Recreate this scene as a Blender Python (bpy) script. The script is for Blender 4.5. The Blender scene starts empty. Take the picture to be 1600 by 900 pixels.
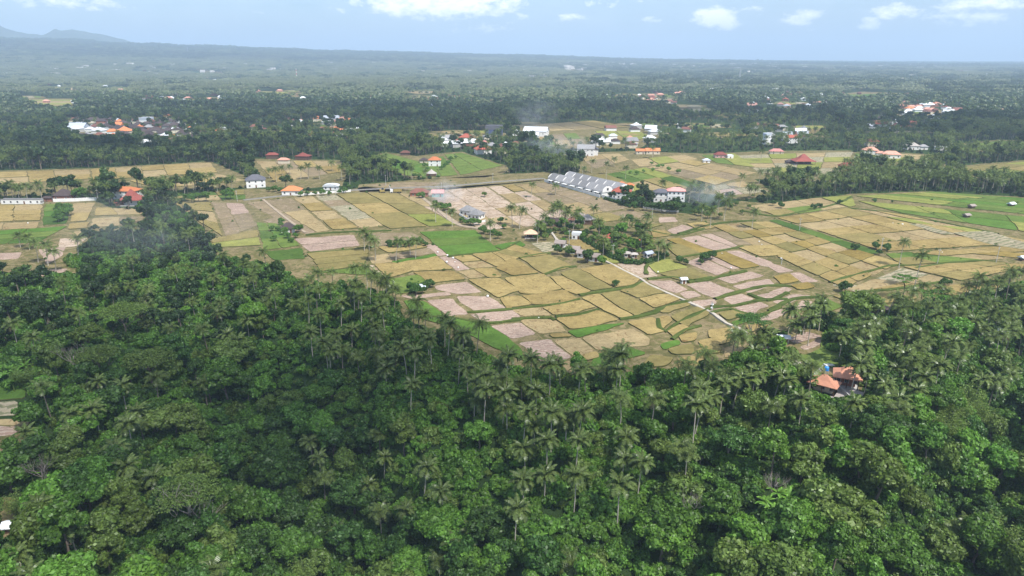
import bpy, math, random
import numpy as np
from mathutils import noise as mnoise, Vector
random.seed(7)
rng = np.random.default_rng(7)
R = math.radians
scene = bpy.context.scene
C = scene.collection

# ------------------------------------------------------------------ camera, sky, sun, exposure
H_CAM = 100.0; PITCH = R(18.25); FPX = 1090.0
cd = bpy.data.cameras.new("camera"); cam = bpy.data.objects.new("camera", cd); C.objects.link(cam)
cd.sensor_width = 36.0; cd.lens = FPX / 1600 * 36.0; cd.clip_start = 0.5; cd.clip_end = 80000
cam.location = (0, 0, H_CAM); cam.rotation_euler = (math.pi / 2 - PITCH, 0, 0)
scene.camera = cam

SUN_ELEV = R(56.0)
SUN_DIR2 = (0.62, -0.78)                        # horizontal direction towards the sun (behind and right of the camera)
SUN = Vector((SUN_DIR2[0] * math.cos(SUN_ELEV), SUN_DIR2[1] * math.cos(SUN_ELEV), math.sin(SUN_ELEV))).normalized()
ld = bpy.data.lights.new("sun", 'SUN'); ld.energy = 4.6; ld.angle = R(0.5); ld.color = (1.0, 0.955, 0.89)
sun = bpy.data.objects.new("sun", ld); C.objects.link(sun)
sun.rotation_euler = SUN.to_track_quat('Z', 'Y').to_euler(); sun.location = (0, 0, 500)

world = bpy.data.worlds.new("World"); scene.world = world; world.use_nodes = True
wn = world.node_tree; wn.nodes.clear()
def N(t, k, **kw):
    n = t.nodes.new(k)
    for a, b in kw.items(): setattr(n, a, b)
    return n
wo = N(wn, 'ShaderNodeOutputWorld'); wb = N(wn, 'ShaderNodeBackground')
sky = N(wn, 'ShaderNodeTexSky', sky_type='NISHITA')
sky.sun_disc = False; sky.sun_elevation = SUN_ELEV
sky.sun_rotation = math.atan2(SUN_DIR2[0], SUN_DIR2[1])
sky.altitude = 100; sky.air_density = 1.0; sky.dust_density = 1.6; sky.ozone_density = 1.6
SKY_STRENGTH = 0.125
def VM(t, op, a, b=None):
    n = N(t, 'ShaderNodeVectorMath', operation=op)
    for i, v in enumerate((a, b)):
        if v is None: continue
        if isinstance(v, (tuple, list)): n.inputs[i].default_value = v
        else: t.links.new(v, n.inputs[i])
    return n
def M(t, op, a, b=None, clamp=False):
    n = N(t, 'ShaderNodeMath', operation=op); n.use_clamp = clamp
    for i, v in enumerate((a, b)):
        if v is None: continue
        if isinstance(v, (int, float)): n.inputs[i].default_value = v
        else: t.links.new(v, n.inputs[i])
    return n.outputs[0]
def ramp(t, fac, stops):
    n = N(t, 'ShaderNodeValToRGB'); e = n.color_ramp.elements
    while len(e) < len(stops): e.new(0.5)
    for i, (p, c) in enumerate(stops):
        e[i].position = p; e[i].color = c if len(c) == 4 else (*c, 1)
    t.links.new(fac, n.inputs[0]); return n.outputs[0]
def mix(t, fac, a, b, mode='MIX'):
    n = N(t, 'ShaderNodeMix', data_type='RGBA', blend_type=mode)
    for s, v in ((n.inputs[0], fac), (n.inputs[6], a), (n.inputs[7], b)):
        if isinstance(v, (int, float)): s.default_value = v
        elif isinstance(v, (tuple, list)): s.default_value = (*v[:3], 1)
        else: t.links.new(v, s)
    return n.outputs[2]
def noise(t, vec, scale, detail=3, rough=0.55, dist=0.0):
    n = N(t, 'ShaderNodeTexNoise'); n.inputs['Scale'].default_value = scale
    n.inputs['Detail'].default_value = detail; n.inputs['Roughness'].default_value = rough
    n.inputs['Distortion'].default_value = dist
    if vec is not None: t.links.new(vec, n.inputs['Vector'])
    return n.outputs['Fac']

def pix_dir(px, py):
    a = (px - 800) / FPX; b = (450 - py) / FPX
    return Vector((a, math.cos(PITCH) + b * math.sin(PITCH), -math.sin(PITCH) + b * math.cos(PITCH))).normalized()

# clouds of the sky: cumulus near the horizon, on the sky itself (direction from the ground up)
tc = N(wn, 'ShaderNodeTexCoord'); dirv = tc.outputs['Generated']
sep = N(wn, 'ShaderNodeSeparateXYZ'); wn.links.new(dirv, sep.inputs[0])
az = M(wn, 'ARCTAN2', sep.outputs[0], sep.outputs[1]); el = M(wn, 'ARCSINE', sep.outputs[2])
comb = N(wn, 'ShaderNodeCombineXYZ'); wn.links.new(az, comb.inputs[0]); wn.links.new(M(wn, 'MULTIPLY', el, 1.9), comb.inputs[1])
n_big = noise(wn, comb.outputs[0], 9.0, 6, 0.6); n_fine = noise(wn, comb.outputs[0], 55.0, 7, 0.62)
edge = M(wn, 'ADD', M(wn, 'MULTIPLY', M(wn, 'SUBTRACT', n_fine, 0.5), 1.7), M(wn, 'MULTIPLY', M(wn, 'SUBTRACT', n_big, 0.5), 1.1))
CLOUDS = [  # px, py, half width, half height (photo pixels), strength
    (690, 0, 145, 30, 1.0), (620, 8, 60, 18, 0.9), (760, 14, 60, 16, 0.8), (1118, 27, 36, 19, 1.15), (1133, 40, 24, 9, 0.9),
    (1255, 27, 36, 13, .75), (1358, 38, 16, 11, .9), (1400, 17, 42, 12, .8), (1500, 26, 60, 14, .6), (1535, 4, 70, 12, .85),
    (1020, 31, 20, 7, .75), (885, 27, 30, 8, .7), (120, 6, 70, 14, .6), (30, 4, 60, 14, .45), (760, 42, 60, 13, .6),
    (1180, 18, 20, 9, .5), (410, 20, 30, 9, .45), (810, 26, 30, 9, .5), (950, 4, 60, 8, .6), (1290, 50, 60, 10, .3), (535, 16, 20, 8, .5)]
cov = None
for px, py, hw, hh, st in CLOUDS:
    d = pix_dir(px, py); a0 = math.atan2(d.x, d.y); e0 = math.asin(d.z)
    u = M(wn, 'DIVIDE', M(wn, 'SUBTRACT', az, a0), hw * .88 / FPX); v = M(wn, 'DIVIDE', M(wn, 'SUBTRACT', el, e0), hh * .85 / FPX)
    r2 = M(wn, 'ADD', M(wn, 'MULTIPLY', u, u), M(wn, 'MULTIPLY', v, v))
    g = M(wn, 'MULTIPLY', M(wn, 'SUBTRACT', 1.0, M(wn, 'MULTIPLY', r2, 0.55)), st)
    cov = g if cov is None else M(wn, 'MAXIMUM', cov, g)
cov = M(wn, 'MAXIMUM', cov, -1.5)
high = M(wn, 'MULTIPLY', M(wn, 'SUBTRACT', el, 0.10), 5.0, clamp=True)          # scattered cumulus overhead
wide = M(wn, 'ADD', M(wn, 'MULTIPLY', n_big, 1.2), -0.55)
cov = M(wn, 'ADD', M(wn, 'MULTIPLY', cov, M(wn, 'SUBTRACT', 1.0, high)), M(wn, 'MULTIPLY', wide, high))
dens = ramp(wn, M(wn, 'ADD', cov, edge), [(0.42, (0, 0, 0)), (0.62, (.40,) * 3), (.95, (.95,) * 3)])
veil = ramp(wn, M(wn, 'ADD', n_big, M(wn, 'MULTIPLY', el, 1.5)), [(0.45, (0, 0, 0)), (0.85, (.32,) * 3)])
skyc = sky.outputs[0]
skyc = mix(wn, 1.0, skyc, (0.83, 0.965, 1.09), 'MULTIPLY')
c1 = mix(wn, veil, skyc, (7.0, 7.6, 8.4))
c2 = mix(wn, dens, c1, (12.5, 12.0, 11.8))
wn.links.new(c2, wb.inputs[0]); wb.inputs[1].default_value = SKY_STRENGTH
wn.links.new(wb.outputs[0], wo.inputs[0])

scene.view_settings.view_transform = 'Standard'; scene.view_settings.look = 'None'
scene.view_settings.exposure = 0.5; scene.view_settings.gamma = 1.0
cy = scene.cycles
cy.max_bounces = 5; cy.diffuse_bounces = 2; cy.glossy_bounces = 1; cy.transmission_bounces = 2
cy.transparent_max_bounces = 20; cy.volume_bounces = 1; cy.volume_step_rate = 4.0; cy.volume_max_steps = 64

# ------------------------------------------------------------------ geometry helpers
cP, sP = math.cos(PITCH), math.sin(PITCH)
def proj(x, y, z):
    x = np.asarray(x, float); y = np.asarray(y, float); z = np.asarray(z, float) - H_CAM
    dep = np.maximum(y * cP - z * sP, 1e-3); v = y * sP + z * cP
    return 800 + FPX * x / dep, 450 - FPX * v / dep, dep
def plane(px, py, z=0.0):
    d = pix_dir(px, min(max(py, -1e9), 1e9)) if py > 97 else pix_dir(px, 97)
    t = (z - H_CAM) / d.z
    return d.x * t, d.y * t

def smooth(t): t = np.clip(t, 0, 1); return t * t * (3 - 2 * t)
# where the plain breaks away into the ravine (photo pixels of the lip)
LIP = [(-300, 470), (0, 445), (120, 440), (200, 420), (330, 418), (400, 432), (480, 468), (560, 470), (620, 510), (660, 538),
       (760, 573), (830, 600), (940, 605), (1080, 602), (1150, 620), (1230, 660), (1400, 660), (1480, 600), (1540, 520), (1600, 470), (1900, 440)]
lip = sorted((math.atan2(*plane(a, b)), math.hypot(*plane(a, b))) for a, b in LIP)
lip_a = np.array([a for a, _ in lip]); lip_r = np.array([b for _, b in lip])
def pxaz(p): return math.atan2((p - 800) / FPX, cP)
dep_a = np.array([pxaz(p) for p in (-300, 0, 250, 500, 800, 1050, 1250, 1600, 1900)])
dep_v = np.array([6, 8, 18, 40, 46, 38, 24, 16, 12.])
rid_a = np.array([pxaz(p) for p in (-600, 0, 200, 400, 600, 800, 1000, 1300, 1700)])
rid_v = np.array([310, 292, 256, 205, 155, 118, 62, 22, 12.])
def terrain(x, y):
    x = np.asarray(x, float); y = np.asarray(y, float)
    r = np.hypot(x, y); a = np.arctan2(x, y)
    s = np.interp(a, lip_a, lip_r) - r
    z = -np.interp(a, dep_a, dep_v) * smooth(s / 130.0)
    bump = np.sin(x * .061 + 1.3) * np.cos(y * .053 + x * .02) * 2.2 + np.sin(x * .023 - y * .031) * 3.0
    z = z + bump * smooth((s - 12) / 60.0)
    far = smooth((r - 3600) / 5900.0)
    z = z + np.interp(a, rid_a, rid_v) * far * (1 + .025 * np.sin(a * 31) + .02 * np.sin(a * 77 + r * .002)) * np.clip(1 - (r - 10500) / 16000, 0.0, 1)
    return z
def at(px, py, k=0.0):
    """first point of the terrain (raised by k) that the given photo pixel looks at"""
    d = pix_dir(px, py); t = np.concatenate([np.arange(60, 900, 1.0), np.geomspace(900, 30000, 3000)])
    x, y, z = d.x * t, d.y * t, H_CAM + d.z * t
    i = np.argmax(z <= terrain(x, y) + k)
    if i == 0: i = len(t) - 1
    return float(x[i]), float(y[i]), float(terrain(x[i], y[i]))

def mesh(name, verts, faces, mats=(), midx=None, smooth_=False):
    me = bpy.data.meshes.new(name)
    verts = np.asarray(verts, dtype=np.float32)
    me.from_pydata(verts.tolist() if len(verts) < 60000 else verts, [], faces)
    for m in mats: me.materials.append(m)
    if midx is not None: me.polygons.foreach_set('material_index', np.asarray(midx, dtype=np.int32))
    if smooth_: me.polygons.foreach_set('use_smooth', np.ones(len(me.polygons), dtype=bool))
    me.update(); return me
def quadmesh(name, q, mat, smooth_=False):
    """q: (n,4,3) array of separate quads"""
    n = len(q); me = bpy.data.meshes.new(name)
    me.vertices.add(n * 4); me.vertices.foreach_set('co', q.astype(np.float32).ravel())
    me.loops.add(n * 4); me.loops.foreach_set('vertex_index', np.arange(n * 4, dtype=np.int32))
    me.polygons.add(n); me.polygons.foreach_set('loop_start', np.arange(0, n * 4, 4, dtype=np.int32))
    me.polygons.foreach_set('loop_total', np.full(n, 4, dtype=np.int32))
    ta = me.attributes.new('tone', 'FLOAT', 'FACE'); ta.data.foreach_set('value', (np.random.default_rng(n).normal(0, 1, n) * .30).clip(-.55, .8).astype(np.float32))   # leaves differ one from the next
    me.materials.append(mat); me.update(calc_edges=True); me.validate(); return me
def ob(name, me, parent=None, loc=None, rot=None):
    o = bpy.data.objects.new(name, me); C.objects.link(o)
    if parent is not None: o.parent = parent
    if loc is not None: o.location = loc
    if rot is not None: o.rotation_euler = rot
    return o
def thing(name, label, cat, loc, rz=0.0, group=None):
    o = bpy.data.objects.new(name, None); C.objects.link(o); o.empty_display_size = 1
    o.location = loc; o.rotation_euler = (0, 0, rz); o['label'] = label; o['category'] = cat
    if group: o['group'] = group
    return o
def tag(o, label, cat, group=None):
    o['label'] = label; o['category'] = cat
    if group: o['group'] = group
    return o
class MB:
    def __init__(s): s.v = []; s.f = []
    def poly(s, pts):
        n = len(s.v); s.v += [tuple(p) for p in pts]; s.f.append(tuple(range(n, n + len(pts)))); return s
    def box(s, cx, cy, z0, w, d, h, rz=0.0):
        n = len(s.v); c, q = math.cos(rz), math.sin(rz)
        for z in (z0, z0 + h):
            for a, b in ((-1, -1), (1, -1), (1, 1), (-1, 1)):
                x, y = a * w / 2, b * d / 2; s.v.append((cx + x * c - y * q, cy + x * q + y * c, z))
        for f in ((0, 3, 2, 1), (4, 5, 6, 7), (0, 1, 5, 4), (1, 2, 6, 5), (2, 3, 7, 6), (3, 0, 4, 7)): s.f.append(tuple(n + i for i in f))
        return s
    def tube(s, pts, rad, n=6, cap=True):
        base = len(s.v); pts = [Vector(p) for p in pts]
        for i, p in enumerate(pts):
            t = (pts[min(i + 1, len(pts) - 1)] - pts[max(i - 1, 0)]).normalized()
            u = t.cross(Vector((0, 1, 0.01))).normalized() if abs(t.y) < .9 else t.cross(Vector((1, 0, 0))).normalized()
            w = t.cross(u)
            r = rad[i] if isinstance(rad, (list, tuple)) else rad
            for k in range(n):
                a = 2 * math.pi * k / n; s.v.append(tuple(p + u * (r * math.cos(a)) + w * (r * math.sin(a))))
        for i in range(len(pts) - 1):
            for k in range(n):
                a, b = base + i * n + k, base + i * n + (k + 1) % n; s.f.append((a, b, b + n, a + n))
        if cap: s.f.append(tuple(range(base + (len(pts) - 1) * n, base + len(pts) * n)))
        return s
    def build(s, name, mat, parent=None, loc=None, rot=None, sm=False):
        return ob(name, mesh(name, s.v, s.f, [mat], smooth_=sm), parent, loc, rot)

# ------------------------------------------------------------------ materials
def newmat(name):
    m = bpy.data.materials.new(name); m.use_nodes = True; t = m.node_tree; t.nodes.clear()
    return m, t, N(t, 'ShaderNodeOutputMaterial')
def wpos(t): return N(t, 'ShaderNodeNewGeometry').outputs['Position']
def plain(name, col, rough=0.75, var=0.12, scale=0.8, spec=0.25, dirt=None, metal=0.0):
    m, t, o = newmat(name); b = N(t, 'ShaderNodeBsdfPrincipled')
    f = noise(t, wpos(t), scale, 5, 0.6); f2 = noise(t, wpos(t), scale * 6, 3, 0.6)
    c = mix(t, ramp(t, f, [(0.3, (0, 0, 0)), (0.7, (1, 1, 1))]), [v * (1 - var) for v in col], [min(v * (1 + var), 1) for v in col])
    c = mix(t, ramp(t, f2, [(0.45, (0, 0, 0)), (0.75, (.5,) * 3)]), c, dirt or [v * 0.55 for v in col])
    t.links.new(c, b.inputs['Base Color']); b.inputs['Roughness'].default_value = rough
    b.inputs['Specular IOR Level'].default_value = spec; b.inputs['Metallic'].default_value = metal
    t.links.new(b.outputs[0], o.inputs[0]); return m
def leaf(name, col, col2, gloss=0.025, trans=0.3, rough=0.45, clump=0.10):
    """foliage: hue varies with the plant (random per plant) and from leaf clump to leaf clump"""
    m, t, o = newmat(name)
    rnd = N(t, 'ShaderNodeObjectInfo').outputs['Random']
    pos = wpos(t)
    f = M(t, 'ADD', M(t, 'MULTIPLY', rnd, 0.6), M(t, 'MULTIPLY', noise(t, pos, clump * 6, 2, .6), 0.75))
    c = mix(t, ramp(t, f, [(0.30, (0, 0, 0)), (0.95, (1, 1, 1))]), col, col2)
    hs = N(t, 'ShaderNodeHueSaturation'); t.links.new(c, hs.inputs['Color'])
    tone = N(t, 'ShaderNodeAttribute', attribute_name='tone'); t.links.new(M(t, 'MULTIPLY', M(t, 'ADD', 0.95, M(t, 'MULTIPLY', noise(t, pos, .9, 2, .7), 0.55)), M(t, 'ADD', 1.0, tone.outputs['Fac'])), hs.inputs['Value'])
    t.links.new(M(t, 'ADD', 0.488, M(t, 'MULTIPLY', rnd, 0.024)), hs.inputs['Hue'])
    d = N(t, 'ShaderNodeBsdfDiffuse'); tr = N(t, 'ShaderNodeBsdfTranslucent'); g = N(t, 'ShaderNodeBsdfGlossy'); g.inputs['Roughness'].default_value = rough
    g.inputs['Color'].default_value = (.8, .85, .8, 1)
    t.links.new(hs.outputs[0], d.inputs[0]); t.links.new(mix(t, 1.0, hs.outputs[0], (1.25, 1.35, .6), 'MULTIPLY'), tr.inputs[0])
    a = N(t, 'ShaderNodeMixShader'); a.inputs[0].default_value = trans; t.links.new(d.outputs[0], a.inputs[1]); t.links.new(tr.outputs[0], a.inputs[2])
    b = N(t, 'ShaderNodeMixShader'); b.inputs[0].default_value = gloss; t.links.new(a.outputs[0], b.inputs[1]); t.links.new(g.outputs[0], b.inputs[2])
    t.links.new(b.outputs[0], o.inputs[0]); return m
LEAF = {
    'dark green': leaf('leaf_dark', (.032, .074, .013), (.054, .108, .020)),
    'mid green': leaf('leaf_mid', (.052, .118, .016), (.078, .150, .022)),
    'bright green': leaf('leaf_bright', (.078, .172, .022), (.115, .215, .030), trans=.35),
    'olive green': leaf('leaf_olive', (.068, .112, .020), (.098, .142, .028)),
    'yellow-green': leaf('leaf_yellow', (.095, .150, .030), (.135, .185, .042), trans=.35)}
PALM = leaf('palm_frond', (.044, .072, .014), (.092, .120, .030), gloss=.03, trans=.14, rough=.34)
PALM_OLD = leaf('palm_frond_old', (.15, .125, .055), (.20, .155, .07), gloss=.08, trans=.2)
FARLEAF = leaf('far_leaf', (.020, .042, .015), (.062, .090, .028), clump=.006)
FARPALM = leaf('far_palm', (.062, .082, .028), (.125, .140, .050), gloss=.06, clump=.006)
BARK = plain('bark', (.16, .13, .10), .9, .25, 1.5)
PALE_BARK = plain('pale_bark', (.30, .265, .22), .85, .2, 1.2)
PALMT = plain('palm_trunk', (.42, .38, .31), .85, .2, 1.5)
GREYTWIG = plain('grey_twig', (.24, .21, .18), .9, .2, 2)

def field_mat(name, a, b, c=None, stripes=None, patch=0.05, fine=1.2, cmin=.58):
    m, t, o = newmat(name); bs = N(t, 'ShaderNodeBsdfDiffuse'); pos = wpos(t)
    rnd = N(t, 'ShaderNodeObjectInfo').outputs['Random']
    n1 = noise(t, pos, patch, 5, .65, .6); n2 = noise(t, pos, fine, 4, .7)
    mp0 = N(t, 'ShaderNodeMapping'); mp0.inputs['Rotation'].default_value = (0, 0, R(38)); mp0.inputs['Scale'].default_value = (.10, .8, 1); t.links.new(pos, mp0.inputs[0]); n3 = noise(t, mp0.outputs[0], 1.0, 4, .75, .8)   # crop and stubble rows
    f = M(t, 'ADD', M(t, 'MULTIPLY', n1, .65), M(t, 'ADD', M(t, 'ADD', M(t, 'MULTIPLY', n2, .25), M(t, 'MULTIPLY', n3, .42)), M(t, 'MULTIPLY', M(t, 'SUBTRACT', rnd, .5), .34)))
    col = mix(t, ramp(t, f, [(.36, (0, 0, 0)), (.76, (1, 1, 1))]), a, b)
    if c is not None:
        if stripes:
            w = N(t, 'ShaderNodeTexWave', wave_type='BANDS', bands_direction='X'); mp = N(t, 'ShaderNodeMapping')
            mp.inputs['Rotation'].default_value = (0, 0, R(stripes[1])); t.links.new(pos, mp.inputs[0]); t.links.new(mp.outputs[0], w.inputs[0])
            w.inputs['Scale'].default_value = stripes[0]; w.inputs['Distortion'].default_value = 9; w.inputs['Detail'].default_value = 4
            w.inputs['Detail Scale'].default_value = 1.2; w.inputs['Detail Roughness'].default_value = .7
            fac = M(t, 'MULTIPLY', w.outputs['Fac'], M(t, 'ADD', noise(t, pos, .35, 4, .7), .25))
            fac = ramp(t, fac, [(.30, (0, 0, 0)), (.62, (1, 1, 1))])
        else:
            fac = ramp(t, noise(t, pos, .16, 6, .74, 1.8), [(cmin - .08, (0, 0, 0)), (cmin - .01, (1, 1, 1))])
        col = mix(t, fac, col, c)
    ln_ = ramp(t, noise(t, pos, .14, 4, .75, 1.0), [(.478, (0, 0, 0)), (.492, (1, 1, 1)), (.506, (0, 0, 0))])   # trampled lines and furrows
    col = mix(t, M(t, 'MULTIPLY', ln_, M(t, 'MULTIPLY', M(t, 'SUBTRACT', noise(t, pos, .03, 2, .5), .42), 5.0, True)), col, [v * .42 for v in a])
    hs = N(t, 'ShaderNodeHueSaturation'); t.links.new(col, hs.inputs['Color'])
    t.links.new(M(t, 'MULTIPLY', M(t, 'ADD', .30, M(t, 'MULTIPLY', noise(t, pos, .75, 5, .85), 1.05)), M(t, 'ADD', .47, M(t, 'MULTIPLY', noise(t, pos, .11, 5, .75), 1.05))), hs.inputs['Value'])
    bp = N(t, 'ShaderNodeBump'); bp.inputs['Strength'].default_value = .5; bp.inputs['Distance'].default_value = .25
    t.links.new(noise(t, pos, 2.2, 4, .7), bp.inputs['Height']); t.links.new(bp.outputs[0], bs.inputs['Normal'])
    t.links.new(hs.outputs[0], bs.inputs[0]); t.links.new(bs.outputs[0], o.inputs[0]); return m
FIELD = {  # colour, crop height
    'ripe': (field_mat('ripe_rice', (.25, .185, .070), (.36, .275, .115), (.17, .105, .045), cmin=.66), .55),
    'rich': (field_mat('golden_rice', (.21, .155, .048), (.29, .215, .070)), .6),
    'olive': (field_mat('ripening_rice', (.185, .165, .062), (.28, .225, .09)), .6),
    'tan': (field_mat('cut_rice', (.29, .22, .11), (.38, .295, .155), (.22, .14, .07), cmin=.64), .22),
    'pale': (field_mat('straw_field', (.33, .28, .18), (.42, .36, .25), (.20, .20, .11), stripes=(.09, 60)), .15),
    'pink': (field_mat('ploughed_earth', (.29, .195, .150), (.37, .26, .20), (.47, .37, .29), stripes=(.20, 78)), .12),
    'peach': (field_mat('dry_stubble', (.42, .32, .235), (.50, .395, .30), (.32, .235, .15), cmin=.58), .12),
    'brown': (field_mat('fallow_earth', (.20, .165, .095), (.27, .21, .125), (.36, .27, .20), cmin=.62), .15),
    'green': (field_mat('young_rice', (.090, .150, .032), (.15, .205, .050)), .4),
    'bright': (field_mat('fresh_green_rice', (.072, .150, .028), (.11, .195, .038)), .4),
    'dkgreen': (field_mat('rough_grass', (.055, .11, .025), (.095, .15, .035)), .3),
    'lime': (field_mat('yellowing_rice', (.20, .23, .055), (.28, .28, .08)), .5)}
BANK = field_mat('bund_grass', (.070, .088, .026), (.13, .125, .050))
GRASS = field_mat('plain_grass', (.085, .095, .032), (.19, .165, .070), (.26, .205, .11), cmin=.56)
# ------------------------------------------------------------------ ground
def ground():
    azs = np.concatenate([np.arange(-180, -50, 5.0), np.arange(-50, 50.01, .3), np.arange(55, 180, 5.0)])
    rs = np.concatenate([[0.5, 20, 45], np.arange(60, 340, 2.5), np.geomspace(340, 30000, 130)])
    A, Rr = np.meshgrid(np.radians(azs), rs); X = Rr * np.sin(A); Y = Rr * np.cos(A)
    Z = terrain(X, Y)
    V = np.stack([X, Y, Z], -1).reshape(-1, 3); na = len(azs); nr = len(rs)
    i, j = np.meshgrid(np.arange(nr - 1), np.arange(na), indexing='ij'); j2 = (j + 1) % na
    F = np.stack([i * na + j, (i + 1) * na + j, (i + 1) * na + j2, i * na + j2], -1).reshape(-1, 4)[:, ::-1]
    m, t, o = newmat('ground_cover'); b = N(t, 'ShaderNodeBsdfDiffuse'); pos = wpos(t)
    f = M(t, 'ADD', M(t, 'MULTIPLY', noise(t, pos, .004, 6, .7), .6), M(t, 'MULTIPLY', noise(t, pos, .12, 5, .7), .45))
    c = ramp(t, f, [(.30, (.018, .034, .012)), (.52, (.034, .060, .020)), (.66, (.060, .090, .030)), (.80, (.15, .14, .075))])
    bp = N(t, 'ShaderNodeBump'); bp.inputs['Strength'].default_value = .8; bp.inputs['Distance'].default_value = 2.0
    t.links.new(noise(t, pos, .35, 5, .7), bp.inputs['Height']); t.links.new(bp.outputs[0], b.inputs['Normal'])
    t.links.new(c, b.inputs[0]); t.links.new(b.outputs[0], o.inputs[0])
    me = mesh('ground', V, F.tolist(), [m], smooth_=True); g = ob('ground', me); g['kind'] = 'structure'
ground()

# ------------------------------------------------------------------ open land (photo pixels of its outline on the ground)
OPEN = [
    [(270, 308), (390, 294), (520, 300), (570, 292), (650, 298), (760, 288), (850, 281), (880, 292), (1000, 325), (1080, 334), (1160, 314), (1200, 318), (1330, 303), (1450, 299), (1600, 308),
     (1760, 318), (1760, 425), (1600, 448), (1530, 460), (1440, 478), (1330, 488), (1275, 500), (1235, 515), (1200, 526), (1178, 545), (1130, 573), (1080, 584), (940, 588), (890, 590), (830, 588),
     (755, 560), (700, 532), (640, 510), (612, 468), (560, 448), (480, 450), (420, 418), (335, 403), (318, 356), (285, 325)],
    [(-120, 312), (60, 316), (115, 312), (150, 314), (175, 325), (232, 333), (222, 358), (150, 362), (130, 380), (105, 418), (135, 420), (110, 434), (40, 436), (-120, 415)],
    [(-200, 272), (140, 263), (330, 252), (385, 275), (390, 293), (270, 297), (0, 308), (-200, 312)],
    [(395, 248), (530, 250), (545, 272), (535, 290), (450, 296), (400, 290)],
    [(556, 247), (605, 238), (650, 244), (700, 238), (722, 237), (790, 258), (800, 268), (760, 277), (640, 280), (600, 262)],
    [(560, 288), (640, 282), (860, 268), (870, 280), (700, 296), (560, 300)],
    [(880, 240), (985, 236), (1100, 240), (1200, 236), (1330, 235), (1350, 262), (1300, 285), (1180, 280), (1210, 303), (1160, 312), (1100, 302), (1010, 312), (930, 290), (905, 270)],
    [(800, 196), (870, 192), (925, 188), (1000, 198), (1030, 215), (1000, 232), (880, 232), (820, 222)],
    [(1330, 238), (1400, 238), (1470, 242), (1480, 262), (1360, 262)], [(1470, 262), (1600, 250), (1720, 250), (1720, 275), (1560, 282), (1500, 276)],
    [(1490, 226), (1560, 218), (1720, 224), (1720, 236), (1500, 238)],
    [(1165, 170), (1255, 165), (1270, 172), (1200, 178)], [(1306, 147), (1350, 143), (1420, 146), (1420, 152), (1330, 160)], [(1238, 196), (1290, 196), (1292, 208), (1245, 212)],
    [(25, 154), (116, 154), (118, 176), (60, 174)], [(38, 134), (115, 136), (115, 143), (40, 143)], [(150, 137), (212, 137), (212, 147), (160, 148)], [(225, 155), (345, 154), (345, 164), (225, 165)],
    [(398, 142), (460, 143), (460, 152), (400, 153)], [(1000, 160), (1050, 160), (1050, 166), (1000, 166)], [(1430, 144), (1480, 143), (1480, 147), (1430, 148)],
    [(1215, 532), (1240, 512), (1270, 512), (1295, 520), (1290, 540), (1315, 560), (1330, 575), (1345, 605), (1335, 628), (1300, 628), (1262, 608), (1240, 575), (1205, 560), (1150, 568), (1170, 545)],
    [(-60, 598), (10, 600), (42, 612), (45, 660), (36, 722), (-60, 730)],
    [(-10, 770), (30, 775), (45, 840), (-10, 850)],
]
def in_poly(px, py, P):
    inside = np.zeros(len(px), bool); n = len(P)
    for i in range(n):
        x1, y1 = P[i]; x2, y2 = P[(i + 1) % n]
        if y1 == y2: continue
        c = ((y1 > py) != (y2 > py)) & (px < (x2 - x1) * (py - y1) / (y2 - y1) + x1); inside ^= c
    return inside
def world_poly(pts): return [at(a, b)[:2] if b > 480 else plane(a, b) for a, b in pts]
def soften(P, step, amp, rounds=1):
    """resample an outline, round its corners and let it wander a little"""
    for _ in range(rounds):
        Q = []
        for i in range(len(P)):
            a, b = P[i], P[(i + 1) % len(P)]
            L = math.hypot(b[0] - a[0], b[1] - a[1]); k = min(.2, 1.0 / max(L, .1))
            Q.append((a[0] + (b[0] - a[0]) * k, a[1] + (b[1] - a[1]) * k)); Q.append((b[0] + (a[0] - b[0]) * k, b[1] + (a[1] - b[1]) * k))
        P = Q
    out = []
    for i in range(len(P)):
        a, b = P[i], P[(i + 1) % len(P)]; L = math.hypot(b[0] - a[0], b[1] - a[1]); n = max(1, int(L / step))
        for k in range(n):
            x = a[0] + (b[0] - a[0]) * k / n; y = a[1] + (b[1] - a[1]) * k / n
            out.append((x + amp * mnoise.noise((x * .11, y * .11, 3.1)) + .35 * mnoise.noise((x * .45, y * .45, 1.1)), y + amp * mnoise.noise((x * .11, y * .11, 9.7)) + .35 * mnoise.noise((x * .45, y * .45, 7.1))))
    return out
def area(P): return .5 * sum(P[i][0] * P[(i + 1) % len(P)][1] - P[(i + 1) % len(P)][0] * P[i][1] for i in range(len(P)))
def slab(name, P, h, mats, base=0.0, side_drop=.3):
    """a field: its own outline, a flat top at crop height and banked sides"""
    if area(P) < 0: P = P[::-1]
    n = len(P); xs = np.array([p[0] for p in P]); ys = np.array([p[1] for p in P]); z = terrain(xs, ys)
    cx, cy = xs.mean(), ys.mean()
    V = [(x, y, zz + h + base) for x, y, zz in zip(xs, ys, z)] + [(x + (x - cx) * .004, y + (y - cy) * .004, zz - side_drop) for x, y, zz in zip(xs, ys, z)]
    F = [tuple(range(n))] + [(i, i + n, (i + 1) % n + n, (i + 1) % n) for i in range(n)]
    me = mesh(name, V, F, mats, [0] + [1] * n); o = ob(name, me); return o
for i, P in enumerate(OPEN):
    o = slab('open_grassland', soften(world_poly(P), 12, 3.0, 2), .03, [GRASS, BANK]); o['kind'] = 'structure'

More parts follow.
